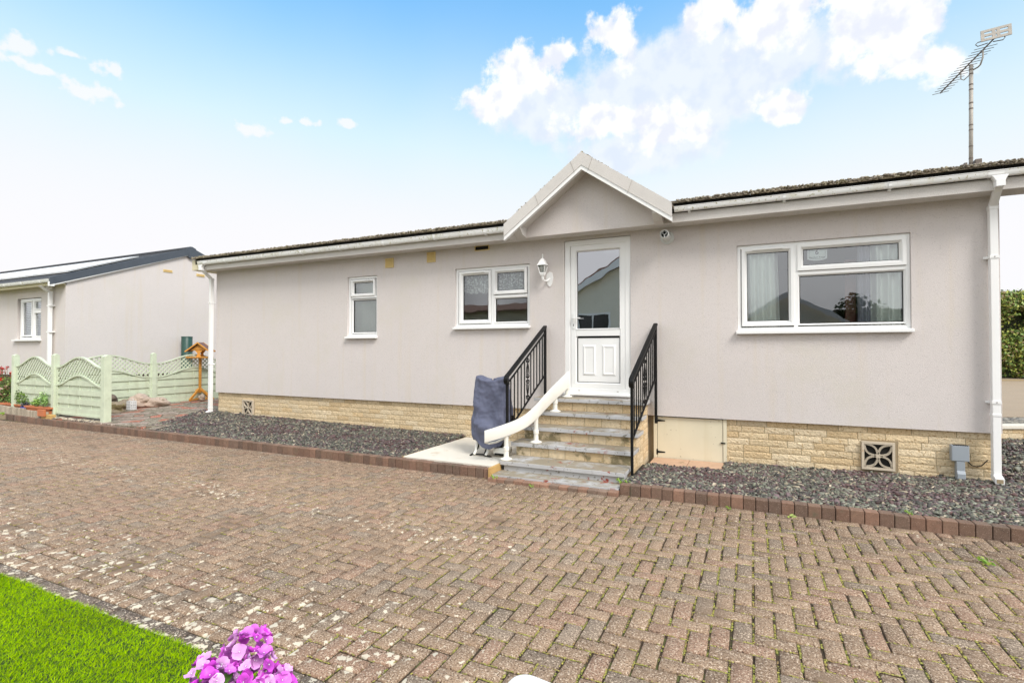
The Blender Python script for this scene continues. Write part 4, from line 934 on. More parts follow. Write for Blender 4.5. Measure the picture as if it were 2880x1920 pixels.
# railings
def railing(x0, y0, zt0, zb0, x1, y1, zt1, zb1, label, low=.665):
    t = thing('handrail', label, 'railing', (x0, y0, zb0), 'black iron handrails beside the steps')
    P = Vector((x0, y0, zt0)); Q = Vector((x1, y1, zt1)); d = (Q-P).normalized()
    pts = [P+Vector((0,.012,-.085)), P+Vector((0,-.028,-.07)), P+Vector((0,-.040,-.035)), P+Vector((0,-.02,.0)), P+d*.06+Vector((0,0,.006)), Q]
    m = MB(); 
    for i in range(len(pts)-1): m.bar(pts[i], pts[i+1]+(pts[i+1]-pts[i]).normalized()*.008, .052, .032, (0,.2,1) if i > 2 else (0,-1,.3))
    m.build('rail_top', 'black_metal', t, bevel=.006)
    MB().bar(P+Vector((0,.0,-.085)), Q+Vector((0,0,-.085)), .022, .012).build('rail_upper', 'black_metal', t)
    MB().bar(P+Vector((0,0,-low)), Q+Vector((0,0,-low)), .022, .012).build('rail_lower', 'black_metal', t)
    MB().bar((x0,y0,zb0), (x0,y0,zt0-.03), .028, .028).build('post', 'black_metal', t, bevel=.002); MB().bar((x1,y1,zb1), (x1,y1,zt1+.01), .032, .032).build('post', 'black_metal', t, bevel=.002)
    n_ = 12; bal = []
    for i in range(1, n_):
        q = P+(Q-P)*(i/n_)
        if i == 6: cen = q; continue
        MB().bar(q+Vector((0,0,-low)), q+Vector((0,0,-.085)), .012, .012).build('baluster', 'black_metal', t)
    m = MB(); m.bar(cen+Vector((0,0,-low)), cen+Vector((0,0,-.085)), .010, .010)
    dy = Vector((d.x, d.y, 0)).normalized(); H_ = low-.085; zc = cen.z-.085-H_/2
    for s_ in (-1, 1):
        for (za, zb_) in ((zc+.06, zc+.22), (zc-.06, zc-.22)):       # long lozenge sides
            m.tube([Vector((cen.x, cen.y, za))+dy*s_*.044, Vector((cen.x, cen.y, (za+zb_)/2))+dy*s_*.030, Vector((cen.x, cen.y, zb_))], .006, 5)
        for zz, f_ in ((zc+.035, 1), (zc-.035, -1), (zc+.235, 1), (zc-.235, -1)):      # scrolls
            pts = []
            for k_ in range(12):
                a = k_/11*1.6*PI; r_ = .025*(1-k_/16); pts.append(Vector((cen.x, cen.y, zz+f_*(r_*math.cos(a)-.006)))+dy*s_*(.026+r_*math.sin(a)*1.0))
            m.tube(pts, .0065, 5)
    m.build('scroll_panel', 'black_metal', t)
    return t
railing(-1.17, 5.55, 1.065, .0, -1.10, 6.655, 1.70, .45, 'black iron handrail on the right of the steps')
r2 = railing(-2.625, 5.48, 1.06, .02, -2.60, 6.65, 1.70, .76, 'black iron handrail on the left of the steps, by the covered chair')
# stairlift rail
t = thing('stairlift_rail', 'cream curved stairlift rail rising along the left of the steps', 'stairlift rail', (-2.5, 5.8, .1))
ctr = [(-2.83,5.30,.365,.150),(-2.72,5.34,.40,.155),(-2.61,5.40,.44,.157),(-2.50,5.46,.487,.158),(-2.41,5.55,.545,.162),(-2.37,5.68,.605,.170),(-2.345,5.80,.66,.178),(-2.335,5.95,.72,.186),(-2.31,6.10,.79,.195),(-2.29,6.25,.85,.205),(-2.255,6.40,.92,.215),(-2.225,6.55,.985,.225)]
# smooth the path (Catmull-Rom)
def cr(P, k=5):
    P = [Vector(p) for p in P]; out = []
    for i in range(len(P)-1):
        a, b, c_, d = P[max(i-1, 0)], P[i], P[i+1], P[min(i+2, len(P)-1)]
        for j in range(k):
            u_ = j/k; out.append(.5*((2*b)+(-a+c_)*u_+(2*a-5*b+4*c_-d)*u_*u_+(-a+3*b-3*c_+d)*u_**3))
    return out+[P[-1]]
pc = cr([c_[:3] for c_ in ctr]); ph = [np.interp(i/(len(pc)-1)*(len(ctr)-1), range(len(ctr)), [c_[3] for c_ in ctr]) for i in range(len(pc))]
m = MB(); vs = []
prof = [(-.012, -.5), (-.016, -.42), (-.016, .42), (-.012, .5), (.012, .5), (.016, .42), (.016, -.42), (.012, -.5)]
for i, p in enumerate(pc):
    d = (pc[min(i+1, len(pc)-1)]-pc[max(i-1, 0)]); dh = Vector((d.x, d.y, 0)).normalized(); sd = Vector((dh.y, -dh.x, 0))
    vs += [p+sd*a+Vector((0,0,b*ph[i]*.92)) for a, b in prof]
nn = len(prof); m.add(vs, [(i*nn+k_, i*nn+(k_+1) % nn, (i+1)*nn+(k_+1) % nn, (i+1)*nn+k_) for i in range(len(pc)-1) for k_ in range(nn)]+[tuple(range(nn)), tuple(range((len(pc)-1)*nn, len(pc)*nn))])
m.build('rail', 'stairlift_cream', t, auto=40)
MB().tube([(-2.83,5.31,.30),(-2.80,5.36,.28),(-2.74,5.42,.29),(-2.66,5.45,.33),(-2.58,5.47,.38)], .014, 8).build('rack', 'stairlift_cream', t, smooth=True)
for (x, y, z, top) in ((-2.612, 5.43, .10, .375), (-2.375, 5.77, .26, .555), (-2.315, 6.28, .58, .77), (-2.26, 6.60, .745, .86)):
    m = MB().lathe((x, y, z), [(.072,0),(.070,.007),(.040,.018),(.031,.024),(.028,.10),(.035,.102),(.035,.14),(.027,.145),(.027,top-z-.02),(.032,top-z)], 14)
    m.build('support_post', 'stairlift_cream', t, auto=40)
# covered stairlift chair
t = thing('stairlift_chair', 'folded stairlift chair under a blue grey weather cover on the pad', 'stairlift chair', (-3.0, 5.75, .06))
CX, CY = -2.98, 5.76; vs = []; NR, NS = 26, 64
for j in range(NR+1):
    z = .215+.80*j/NR; u_ = j/NR
    ax = (.225+.025*math.sin(u_*PI)-.012*u_)*(.80+.20*min(1, u_/.3)); ay = .15+.07*math.exp(-((u_-.25)/.28)**2)-.035*u_
    for i in range(NS):
        a = 2*PI*i/NS; c_, s_ = math.cos(a), math.sin(a); e = .62
        x = ax*math.copysign(abs(c_)**e, c_); y = ay*math.copysign(abs(s_)**e, s_)
        fold = .020*(abs(math.sin(a*5.5+u_*3))-.5)*(1-.6*u_)+.012*math.sin(a*5+u_*9+1)+.009*math.sin(u_*24+a*3)*math.exp(-((u_-.35)/.25)**2)
        fold += -.035*math.exp(-((u_-.42)/.10)**2)*(s_ < 0)*abs(s_)
        zz = z
        if j >= NR-5: zz += .06*((x/ax)**2)*((j-(NR-5))/5)-.02*((j-(NR-5))/5)
        if j == 0: zz += .05*math.sin(a*2+.6)+.02*math.sin(a*5)
        k_ = 1+fold*4; xs_ = CX+x*k_+.02*u_; vs.append((xs_, CY+y*k_, zz))
top = len(vs); fs = [(j*NS+i, j*NS+(i+1) % NS, (j+1)*NS+(i+1) % NS, (j+1)*NS+i) for j in range(NR) for i in range(NS)]
for q, (f_, dz) in enumerate(((.75, -.004), (.4, -.018), (.05, -.024))):
    b0_ = len(vs)
    for i in range(NS):
        p = vs[NR*NS+i]; vs.append((CX+.02+(p[0]-CX-.02)*f_, CY+(p[1]-CY)*f_, p[2]+dz-(.012*(1-f_))))
    pr = NR*NS if q == 0 else b0_-NS; fs += [(pr+i, pr+(i+1) % NS, b0_+(i+1) % NS, b0_+i) for i in range(NS)]
cv = MB().add(vs, fs).build('cover', 'cover_cloth', t, smooth=True)
md = cv.modifiers.new('sub', 'SUBSURF'); md.levels = 1; md.render_levels = 2
txc = bpy.data.textures.new('folds', 'CLOUDS'); txc.noise_scale = .11; md = cv.modifiers.new('folds', 'DISPLACE'); md.texture = txc; md.strength = .022; md.mid_level = .5; md.texture_coords = 'LOCAL'
MB().lathe((-2.80, 5.74, .98), [(.03,0),(.035,.03),(.02,.055),(.005,.06)], 10).build('strap_knot', 'cover_cloth', cv, smooth=True)
m = MB()
for x in (-3.13, -2.965): m.tube([(x,5.70,.32),(x,5.66,.20),(x,5.635,.12),(x-.01,5.60,.075)], .02, 8)
m.box(-3.12, -2.97, 5.66, 5.72, .14, .26); m.build('footrest_leg', 'stairlift_cream', t, smooth=False, bevel=.004)
m = MB().tube([(-3.19,5.58,.062),(-3.13,5.62,.10),(-3.11,5.66,.18),(-3.12,5.69,.27)], .012, 6); m.tube([(-3.12,5.61,.08),(-3.02,5.605,.085),(-2.90,5.60,.066)], .011, 6); m.tube([(-2.99,5.66,.25),(-2.985,5.64,.15),(-3.0,5.62,.09)], .014, 6); m.build('footrest_edge', 'black_metal', t)
m = MB().box(-2.90, -2.72, 5.64, 5.84, .09, .17); m.build('carriage', 'stairlift_cream', t, bevel=.02); m = MB().box(-2.87, -2.74, 5.632, 5.64, .085, .11); m.box(-2.72, -2.70, 5.8, 5.86, .40, .56); m.build('carriage_trim', 'black_metal', t, bevel=.004)
MB().box(-3.10, -2.80, 5.70, 5.86, .17, .45).build('seat_body', 'black_metal', t)

# ================================================================ neighbouring home
nb = thing('mobile_home', 'neighbouring grey rendered park home with dark grey verge and solar panels', 'park home', (-20, 9.3, 0))
NX, NY = -14.50, 6.40
nops = [(-16.76, -15.60, 1.63, 2.655)]
m = MB(); wall_front(m, -30, NX, .745, 2.92, NY, nops, .09)
m.add([(NX,NY,.745),(NX,12.2,.745),(NX,12.2,2.95),(NX,9.32,4.07),(NX,NY,2.95)], [(0,1,2,3,4)]); m.add([(-30,12.2,.745),(NX,12.2,.745),(NX,12.2,2.95),(-30,12.2,2.95)], [(0,1,2,3)])
m.build('wall', 'render_grey', nb)
r = room(-18.5, -14.7, 6.50, 9.5, 1.0, 2.88, None, nops[0]); MB().add(r.v, r.f).build('inner_lining', 'room_dark', nb)
MB().box(-30, NX-.04, NY+.05, 12.1, -.1, .75).build('skirt', 'felt_brown', nb)
nw = MB().ring(-16.70, -15.605, 1.64, 2.64, .05, 6.44, 6.50, .25); nw.box(-16.11, -16.06, 6.4415, 6.50, 1.66, 2.6); nw.box(-16.08, -15.62, 6.4435, 6.498, 2.30, 2.36); nw = nw.build('window', 'upvc', nb)
for (a, b_, c_, d) in ((-16.60, -16.16, 1.74, 2.56), (-16.01, -15.66, 2.39, 2.56), (-16.01, -15.66, 1.72, 2.27)):
    MB().ring(a-.035, b_+.035, c_-.035, d+.035, .035, 6.432, 6.48, .4).build('sash', 'upvc', nw); pane(a, b_, 6.475, 6.481, c_, d, 'pane_clear', nw)
MB().box(-16.87, -15.57, 6.33, 6.45, 1.592, 1.632).build('sill', 'upvc', nw, bevel=.004)
m = MB()
for i in range(20): m.prism([(-16.65,6.53,1.70+i*.045),(-16.65,6.56,1.732+i*.045),(-16.65,6.562,1.730+i*.045),(-16.65,6.532,1.698+i*.045)], (1.05, 0, 0))
tag(m.build('venetian_blind', 'curtain'), 'pale slatted blind in the window of the neighbouring home', 'blind')
for (y, z) in ((8.29, 3.18), (9.10, 3.18)): pass
for (ya, yb, za) in ((8.58, 8.82, 3.50), (9.50, 9.74, 3.50)):
    v = MB().box(NX, NX+.015, ya, yb, za, za+.07).build('air_vent', 'cream_plastic', nb); MB().box(NX+.0155, NX+.017, ya+.02, yb-.02, za+.016, za+.054).build('void', 'timber', v)
# roof
def nz_(y): return 3.0+(y-6.1)*(4.26-3.0)/(9.32-6.1)
m = MB()
for i in range(12):
    ya = 6.1+i*.27; yb = min(ya+.3, 9.32); m.prism([(-30,ya,nz_(ya)+.012),(NX+.02,ya,nz_(ya)+.012),(NX+.02,yb,nz_(yb)),(-30,yb,nz_(yb))], (0,0,-.03))
m.prism([(-30,9.32,4.26),(NX+.02,9.32,4.26),(NX+.02,12.5,3.0),(-30,12.5,3.0)], (0,0,-.03)); m.tube([(-30, 9.32, 4.265), (NX+.02, 9.32, 4.265)], .055, 8); m.build('roof', 'roof_dark', nb)
m = MB()
for (ya, za, yb, zb) in ((6.07, 3.03, 9.32, 4.285), (12.5, 3.03, 9.32, 4.285)): m.prism([(NX+.02,ya,za),(NX+.02,yb,zb),(NX+.02,yb,zb-.20),(NX+.02,ya,za-.17)], (.05, 0, 0))
m.prism([(NX+.018,9.20,4.26),(NX+.018,9.32,4.31),(NX+.018,9.44,4.26),(NX+.018,9.42,4.0),(NX+.018,9.32,3.96),(NX+.018,9.22,4.0)], (.058, 0, 0)); vg = m.build('verge', 'verge_dark', nb)
m = MB()
for (ya, za, yb, zb) in ((6.07, 2.855, 9.24, 4.075), (12.5, 2.855, 9.40, 4.075)): m.prism([(NX+.01,ya,za),(NX+.01,yb,zb),(NX+.01,yb,zb-.03),(NX+.01,ya,za-.03)], (.05, 0, 0))
m.box(NX+.005, NX+.065, 6.06, 6.16, 2.83, 2.93); m.build('verge_trim', 'upvc', vg)
m = MB().box(-30, NX, 6.16, 6.18, 2.86, 3.0); m.box(-30, NX, 6.18, 6.42, 2.90, 2.92); m.build('fascia', 'cream_board', nb)
gutter(nb, -30, NX+.02, 6.15, 2.99, brackets=(-14.9, -15.75, -16.6, -17.4, -18.3))
dn = MB().box(-15.07, -14.95, 6.22, 6.34, 2.80, 2.9); dn.prism([(-15.05,6.26,2.74),(-14.97,6.26,2.74),(-14.97,6.34,2.74),(-15.05,6.34,2.74)], (0,-.16,.13)); dn.box(-15.045, -14.975, 6.29, 6.36, .1, 2.76); dn = dn.build('downpipe', 'upvc_pipe', nb, bevel=.005)
for z in (2.42, 1.80): MB().box(-15.08, -14.94, 6.285, 6.40, z-.014, z+.014).build('pipe_clip', 'upvc_pipe', dn)
sp = thing('solar_panel', 'row of solar panels coloured pale as sky reflection, lying on the neighbouring roof', 'solar panel', (-20, 7.8, 3.7))
for i in range(8):
    xb = -15.2-i*1.7; xa = xb-1.66; ya, yb = 6.75, 8.35
    MB().prism([(xa,ya,nz_(ya)+.03),(xb,ya,nz_(ya)+.03),(xb,yb,nz_(yb)+.03),(xa,yb,nz_(yb)+.03)], (0,0,.035)).build('panel_frame', 'solar_frame', sp)
    MB().prism([(xa+.02,ya+.02,nz_(ya+.02)+.066),(xb-.02,ya+.02,nz_(ya+.02)+.066),(xb-.02,yb-.02,nz_(yb-.02)+.066),(xa+.02,yb-.02,nz_(yb-.02)+.066)], (0,0,.003)).build('panel_glass', 'solar_sky_sheen', sp)

# ================================================================ fences
def crest(t): return .5-.5*math.cos(2*PI*t)
def fence_panel(parent, A, B, zlow, rise, latt=.335, zbot=.15, y_in=1):
    A, B = Vector(A), Vector(B); L = (B-A).length; d = (B-A)/L; nr = Vector((d.y, -d.x))   # nr points to the road side for +X runs
    pt = lambda s, z, o=0: Vector((A.x+d.x*s+nr.x*o, A.y+d.y*s+nr.y*o, z)); top = lambda s: zlow+rise*crest(s/L)
    m = MB(); n_ = 24
    for off, w in ((0, .055), (-latt, .05)):
        for i in range(n_):
            s0, s1 = L*i/n_, L*(i+1)/n_; z0_, z1_ = top(s0)+off, top(s1)+off
            vs = [pt(s0,z0_-.028,.026),pt(s1,z1_-.028,.026),pt(s1,z1_,.026),pt(s0,z0_,.026),pt(s0,z0_-.028,-.026),pt(s1,z1_-.028,-.026),pt(s1,z1_,-.026),pt(s0,z0_,-.026)]
            m.add(vs, [(0,1,2,3),(5,4,7,6),(3,2,6,7),(1,0,4,5)])
    m.bar(pt(.018, zbot), pt(.018, zlow), .04, .04, (d.x, d.y, 0)); m.bar(pt(L-.018, zbot), pt(L-.018, zlow), .04, .04, (d.x, d.y, 0)); m.bar(pt(0, zbot+.01), pt(L, zbot+.01), .05, .04)
    m.build('panel_frame', 'fence_green', parent)
    m = MB()      # woven horizontal boards cut to the lower curve
    z = zbot+.03; r_ = 0
    while z < zlow+rise-latt-.03:
        o_ = .012 if r_ % 2 == 0 else -.010; z1 = z+.098; segs = []; cur = None
        for i in range(61):
            s = L*i/60; tt = min(z1, top(s)-latt-.02)
            if tt > z+.01:
                if cur is None: cur = []
                cur.append((s, tt))
            elif cur: segs.append(cur); cur = None
        if cur: segs.append(cur)
        for sg in segs:
            if len(sg) < 2: continue
            for i in range(len(sg)-1):
                (s0, t0), (s1, t1) = sg[i], sg[i+1]; vs = [pt(s0,z,o_),pt(s1,z,o_),pt(s1,t1,o_),pt(s0,t0,o_),pt(s0,z,o_-.01),pt(s1,z,o_-.01),pt(s1,t1,o_-.01),pt(s0,t0,o_-.01)]
                m.add(vs, [(0,1,2,3),(5,4,7,6),(3,2,6,7),(1,0,4,5)])
        z += .088; r_ += 1
    m.build('boards', 'fence_green', parent)
    m = MB()
    for s in (L*.25, L*.5, L*.75): m.bar(pt(s, zbot+.02, -.004), pt(s, top(s)-latt-.02, -.004), .026, .0115, (nr.x, nr.y, 0))
    m.build('battens', 'fence_green', parent)
    m = MB()      # lattice
    for sg, oo in ((1, .006), (-1, -.004)):
        c0 = -1.5
        while c0 < L+1.5:
            cur = None; last = None
            for i in range(140):
                s = i/139*L; z = zlow-latt+(s-c0)*sg if sg == 1 else zlow-latt-(s-c0)
                ins = (top(s)-latt < z < top(s)-.02)
                if ins:
                    if cur is None: cur = (s, z)
                    last = (s, z)
                if (not ins or i == 139) and cur is not None:
                    if last[0]-cur[0] > .02: m.bar(pt(cur[0], cur[1], oo), pt(last[0], last[1], oo), .010, .024, (nr.x*.001, nr.y*.001, 1))
                    cur = None
            c0 += .098
    m.build('lattice', 'fence_green', parent)
def post(parent, x, y, z0, z1, w=.048, rnd=False):
    m = MB().box(x-w, x+w, y-w, y+w, z0, z1-.03); m.add([(x-w,y-w,z1-.03),(x+w,y-w,z1-.03),(x+w,y+w,z1-.03),(x-w,y+w,z1-.03),(x-w,y,z1),(x+w,y,z1)], [(0,1,5,4),(2,3,4,5),(1,2,5),(3,0,4)])
    m.build('post', 'fence_green', parent, bevel=.004)
f1 = thing('garden_fence', 'sage green lattice-topped fence facing the road', 'fence', (-12.4, 5.32, .05))
post(f1, -10.615, 5.31, .05, 1.285, .06); post(f1, -12.43, 5.34, .03, 1.30, .05); post(f1, -14.07, 5.36, .03, 1.285, .05)
fence_panel(f1, (-12.375, 5.35), (-10.68, 5.31), 1.045, .20, .34, .135); fence_panel(f1, (-14.015, 5.365), (-12.485, 5.35), 1.045, .20, .34, .10)
f2 = thing('garden_fence', 'sage green lattice-topped fence running back beside the paved path', 'fence', (-12.67, 7.3, .1))
post(f2, -12.67, 7.30, .02, 1.31, .048); post(f2, -12.67, 9.22, .05, 1.31, .048)
fence_panel(f2, (-12.67, 5.45), (-12.67, 7.25), 1.07, .20, .32, .12); fence_panel(f2, (-12.67, 7.35), (-12.67, 9.17), 1.07, .20, .32, .12)
# ================================================================ small garden things
# bird table
t = thing('bird_table', 'orange wooden bird table with a brown felt roof beside the downpipe', 'bird table', (-12.55, 8.35, .13))
bx, by, ca, sa = -12.56, 8.35, math.cos(math.radians(35)), math.sin(math.radians(35))
def bt(x, y, z): return (bx+x*ca-y*sa, by+x*sa+y*ca, z)
MB().bar((bx,by,.3), (bx,by,1.20), .045, .045).build('pole', 'oak_stain', t); m = MB()
for a in range(4):
    an = a*PI/2+.35; ex, ey = .36*math.cos(an), .36*math.sin(an); m.bar((bx+ex,by+ey,.145), (bx+.02*math.cos(an),by+.02*math.sin(an),.40), .035, .05); m.bar((bx,by,.15), (bx+ex,by+ey,.15), .04, .035)
m.build('base_feet', 'oak_stain', t); m = MB().prism([bt(-.24,-.2,1.17), bt(.24,-.2,1.17), bt(.24,.2,1.17), bt(-.24,.2,1.17)], (0,0,.022)); m.prism([bt(-.25,-.21,1.185), bt(.25,-.21,1.185), bt(.25,-.19,1.185), bt(-.25,-.19,1.185)], (0,0,.02)); m.build('tray', 'oak_stain', t)
m = MB()
for y in (-.10, .10):
    pr = [(-.05,0),(-.05,.04),(-.03,.07),(-.03,.10),(-.07,.15),(-.09,.19),(.09,.19),(.07,.15),(.03,.10),(.03,.07),(.05,.04),(.05,0)]
    m.prism([bt(a, y, 1.19+z) for a, z in pr], Vector(bt(0,.018,0))-Vector(bt(0,0,0))); m.prism([bt(-.2,y,1.36), bt(.2,y,1.36), bt(0,y,1.52)], Vector(bt(0,.018,0))-Vector(bt(0,0,0)))
m.build('gable_supports', 'oak_stain', t)
for s_ in (-1, 1):
    m = MB().prism([bt(0,-.17,1.545), bt(0,.17,1.545), bt(s_*.27,.17,1.335), bt(s_*.27,-.17,1.335)], (0,0,.018)); rf = m.build('roof', 'felt_brown', t)
    m = MB()
    for y in (-.18, .17): m.prism([bt(0,y,1.535), bt(s_*.275,y,1.32), bt(s_*.275,y,1.355), bt(0,y,1.57)], Vector(bt(0,.02,0))-Vector(bt(0,0,0)))
    m.prism([bt(s_*.27,-.18,1.325), bt(s_*.27,.18,1.325), bt(s_*.29,.18,1.325), bt(s_*.29,-.18,1.325)], (0,0,.03)); m.build('roof_trim', 'oak_stain', rf)
def rock(name, x, y, z, a, b, c_, mat, label, seed, rz=0, grp=None, cat='rock'):
    bm = bmesh.new(); bmesh.ops.create_icosphere(bm, subdivisions=4, radius=1); rd = random.Random(seed); o1, o2 = rd.uniform(0, 9), rd.uniform(0, 9)
    for v in bm.verts:
        p = v.co; k_ = 1+.22*math.sin(p.x*2.3+o1)*math.cos(p.y*2.1+o2)+.12*math.sin(p.z*5+p.x*4+o1)+.05*math.sin(p.x*11+o2)*math.sin(p.y*9+p.z*10)
        q = p*k_; q.z = max(q.z, -.6); v.co = Vector((q.x*a, q.y*b, q.z*c_*1.35))
    me = bpy.data.meshes.new(name); bm.to_mesh(me); bm.free(); me.shade_smooth(); me.materials.append(MATS[mat]); o = bpy.data.objects.new(name, me); sc.collection.objects.link(o)
    o.location = (x, y, z); o.rotation_euler = (0, 0, rz); return tag(o, label, cat, grp)
G = 'rockery stones'
rock('rock', -12.05, 6.12, .16, .30, .22, .10, 'rock', 'broad mossy brown stone lowest in the rockery behind the fence post', 1, .3, G)
rock('rock', -12.35, 6.20, .33, .24, .17, .085, 'rock_dark', 'dark flat stone balanced on top of the left rockery stones', 2, -.3, G)
rock('rock', -12.42, 6.05, .20, .18, .16, .11, 'rock', 'brown stone wedged under the dark flat stone', 3, 1, G)
rock('rock', -12.28, 6.80, .22, .20, .17, .12, 'rock_pale', 'pale pinkish stone behind the white tealight holder', 4, .5, G)
rock('rock', -12.20, 7.03, .19, .26, .19, .10, 'rock_pale', 'long pale brown stone right of the white tealight holder', 5, 1.2, G)
rock('rock', -12.30, 6.45, .16, .15, .13, .10, 'rock', 'small mossy stone left of the white tealight holder', 6, 2, G)
for (x, y, s_) in ((-12.78, 8.15, .07), (-12.30, 8.22, .065)): rock('cobble', x, y, .19, s_*1.5, s_, s_, 'rock_pale', 'pale rounded cobble resting on the %s of the bird table base' % ('left' if x < -12.5 else 'right'), int(x*10) % 7, 0, 'cobbles on the bird table base', 'cobble')
t = thing('tealight_holder', 'small white pierced tealight holder in front of the rockery', 'tealight holder', (-12.0, 6.42, .1))
m = MB(); cx, cy, s_ = -12.03, 6.50, .062
for sx_ in (-1, 1):
    for k_ in range(4):
        m.box(cx-s_+k_*.038-.004*(k_ > 0), cx-s_+k_*.038+.009, cy+sx_*s_-.005, cy+sx_*s_+.005, .10, .27); m.box(cx+sx_*s_-.005, cx+sx_*s_+.005, cy-s_+k_*.038-.004*(k_ > 0), cy-s_+k_*.038+.009, .10, .27)
    for z in (.10, .155, .21, .262): m.box(cx-s_, cx+s_, cy+sx_*s_-.004, cy+sx_*s_+.004, z, z+.022); m.box(cx+sx_*s_-.004, cx+sx_*s_+.004, cy-s_, cy+s_, z, z+.022)
m.build('lattice_case', 'stone_white', t); MB().tube([(cx-s_,cy,.27),(cx-s_,cy,.32),(cx-s_*.6,cy,.33)], .006, 6).tube([(cx+s_,cy,.27),(cx+s_,cy,.32),(cx+s_*.6,cy,.33)], .006, 6).build('handle', 'stone_white', t); MB().box(cx-.05, cx+.05, cy-.05, cy+.05, .102, .14).build('base', 'stone_white', t)
MB().lathe((cx, cy, .14), [(.03,0),(.03,.07)], 12).build('candle', 'stone_white', t)
# green butt
t = thing('water_butt', 'narrow dark green water butt against the neighbouring gable wall', 'water butt', (-14.25, 9.1, .1))
MB().lathe((-14.27, 9.10, .05), [(.13,0),(.135,.05),(.135,1.66),(.128,1.67)], 20).build('tank', 'green_plastic', t, auto=40); MB().lathe((-14.27, 9.10, 1.715), [(.14,0),(.142,.015),(.135,.03),(.05,.035)], 20).build('lid', 'green_plastic', t, auto=40)
# planters
def trough(x0, x1, y0, y1, z0, z1, label, taper=.06):
    t = thing('planter', label, 'planter', ((x0+x1)/2, (y0+y1)/2, z0)); m = MB(); a = taper
    m.add([(x0+a,y0+a*.5,z0),(x1-a,y0+a*.5,z0),(x1-a,y1-a*.5,z0),(x0+a,y1-a*.5,z0),(x0,y0,z1),(x1,y0,z1),(x1,y1,z1),(x0,y1,z1)], [(0,3,2,1),(0,1,5,4),(1,2,6,5),(2,3,7,6),(3,0,4,7)])
    m.build('tub', 'terracotta', t); m = MB().box(x0-.012, x1+.012, y0-.012, y0+.012, z1-.028, z1+.004); m.box(x0-.012, x1+.012, y1-.012, y1+.012, z1-.028, z1+.004); m.box(x0-.012, x0+.012, y0+.012, y1-.012, z1-.028, z1+.004); m.box(x1-.012, x1+.012, y0+.012, y1-.012, z1-.028, z1+.004); m.build('rim', 'terracotta', t, bevel=.004)
    MB().box(x0+.012, x1-.012, y0+.012, y1-.012, z1-.06, z1-.03).build('compost', 'soil', t); return t
def leaves(name, blobs, n_, size, pal, mat='leafy', parent=None, up=.3, kind=None, shape=None):
    """blobs: (cx,cy,cz,rx,ry,rz); curved leaf of 2 quads scattered through the volume"""
    V = []; C = []; Fq = []; base_l = np.array([(-.0,0,0),(.28,.45,.06),(0,.5,.0),(-.28,.45,.06),(0,1,-.08)]); fq = [(0,1,2),(0,2,3),(2,1,4),(2,4,3)]
    rd = np.random.default_rng(len(name)+n_); cnt = 0; allV = []; allF = []; allC = []
    tot = sum(b[3]*b[4]*b[5] for b in blobs)
    for (cx, cy, cz, rx, ry, rz_) in blobs:
        k = max(3, int(n_*rx*ry*rz_/tot)); d = rd.normal(0, 1, (k, 3)); d /= np.linalg.norm(d, axis=1)[:, None]; rr = rd.random(k)**.42
        P = d*rr[:, None]*np.array([rx, ry, rz_])+np.array([cx, cy, cz]); nr = d+rd.normal(0, .7, (k, 3))+np.array([0, 0, up]); nr /= np.linalg.norm(nr, axis=1)[:, None]
        tv = np.cross(nr, rd.normal(0, 1, (k, 3))); tv /= np.linalg.norm(tv, axis=1)[:, None]; bv = np.cross(nr, tv); s = size*rd.uniform(.6, 1.3, k)[:, None, None]
        Vv = P[:, None]+s*(base_l[None, :, 0:1]*tv[:, None]+base_l[None, :, 1:2]*bv[:, None]+base_l[None, :, 2:3]*nr[:, None])
        allV.append(Vv.reshape(-1, 3)); allF.append((np.array(fq)[None]+(np.arange(k)*5+cnt)[:, None, None]).reshape(-1, 3)); cnt += 5*k
        c_ = np.array(pal)[rd.integers(0, len(pal), k)]*rd.uniform(.75, 1.25, (k, 1)); allC.append(np.repeat(np.concatenate([c_, np.ones((k, 1))], 1), 5, 0))
    o = np_mesh(name, np.concatenate(allV), np.concatenate(allF), mat, np.concatenate(allC), parent)
    if kind: o['kind'] = kind
    return o
trough(-13.34, -12.40, 5.232, 5.325, .05, .245, 'long terracotta trough holding two young green plants')
trough(-14.66, -13.72, 5.33, 5.45, .05, .235, 'terracotta trough holding a bushy green plant by the fence end')
YG = [(.16,.28,.03),(.24,.38,.05),(.10,.20,.025),(.30,.42,.09)]
def plant(loc, blobs, n_, size, pal, label, stems=(), cat='plant', name='plant', grp=None):
    t = thing(name, label, cat, loc, grp); leaves('foliage', blobs, n_, size, pal, parent=t); m = MB()
    for (p, q) in stems: m.tube([p, ((p[0]+q[0])/2+.01, (p[1]+q[1])/2, (p[2]+q[2])/2), q], .004, 5)
    if stems: m.col(None); o = m.build('stem', 'leafy_stem', t)
    return t
Mat('leafy_stem', (.12, .16, .05), .7, .1, 20)
plant((-12.72, 5.24, .2), [(-12.74,5.28,.40,.085,.06,.15), (-12.66,5.28,.36,.06,.05,.10)], 420, .035, [(.26,.45,.12),(.34,.52,.18),(.18,.34,.07)], 'upright pale green plant on the right of the long trough', [((-12.72,5.28,.2),(-12.74,5.28,.5))])
plant((-13.0, 5.24, .2), [(-13.03,5.28,.31,.11,.06,.06), (-12.99,5.28,.37,.04,.04,.07)], 240, .035, [(.26,.42,.08),(.2,.36,.06)], 'low yellow green plant on the left of the long trough', [((-13.0,5.28,.2),(-13.0,5.28,.42))])
plant((-14.0, 5.3, .2), [(-13.85,5.40,.40,.24,.10,.17), (-13.6,5.36,.33,.16,.09,.10), (-14.2,5.4,.33,.18,.1,.12)], 1500, .04, [(.13,.23,.03),(.20,.32,.05),(.07,.14,.02)], 'bushy green plant spilling from the left trough', [((-13.9,5.32,.2),(-13.85,5.32,.5))])
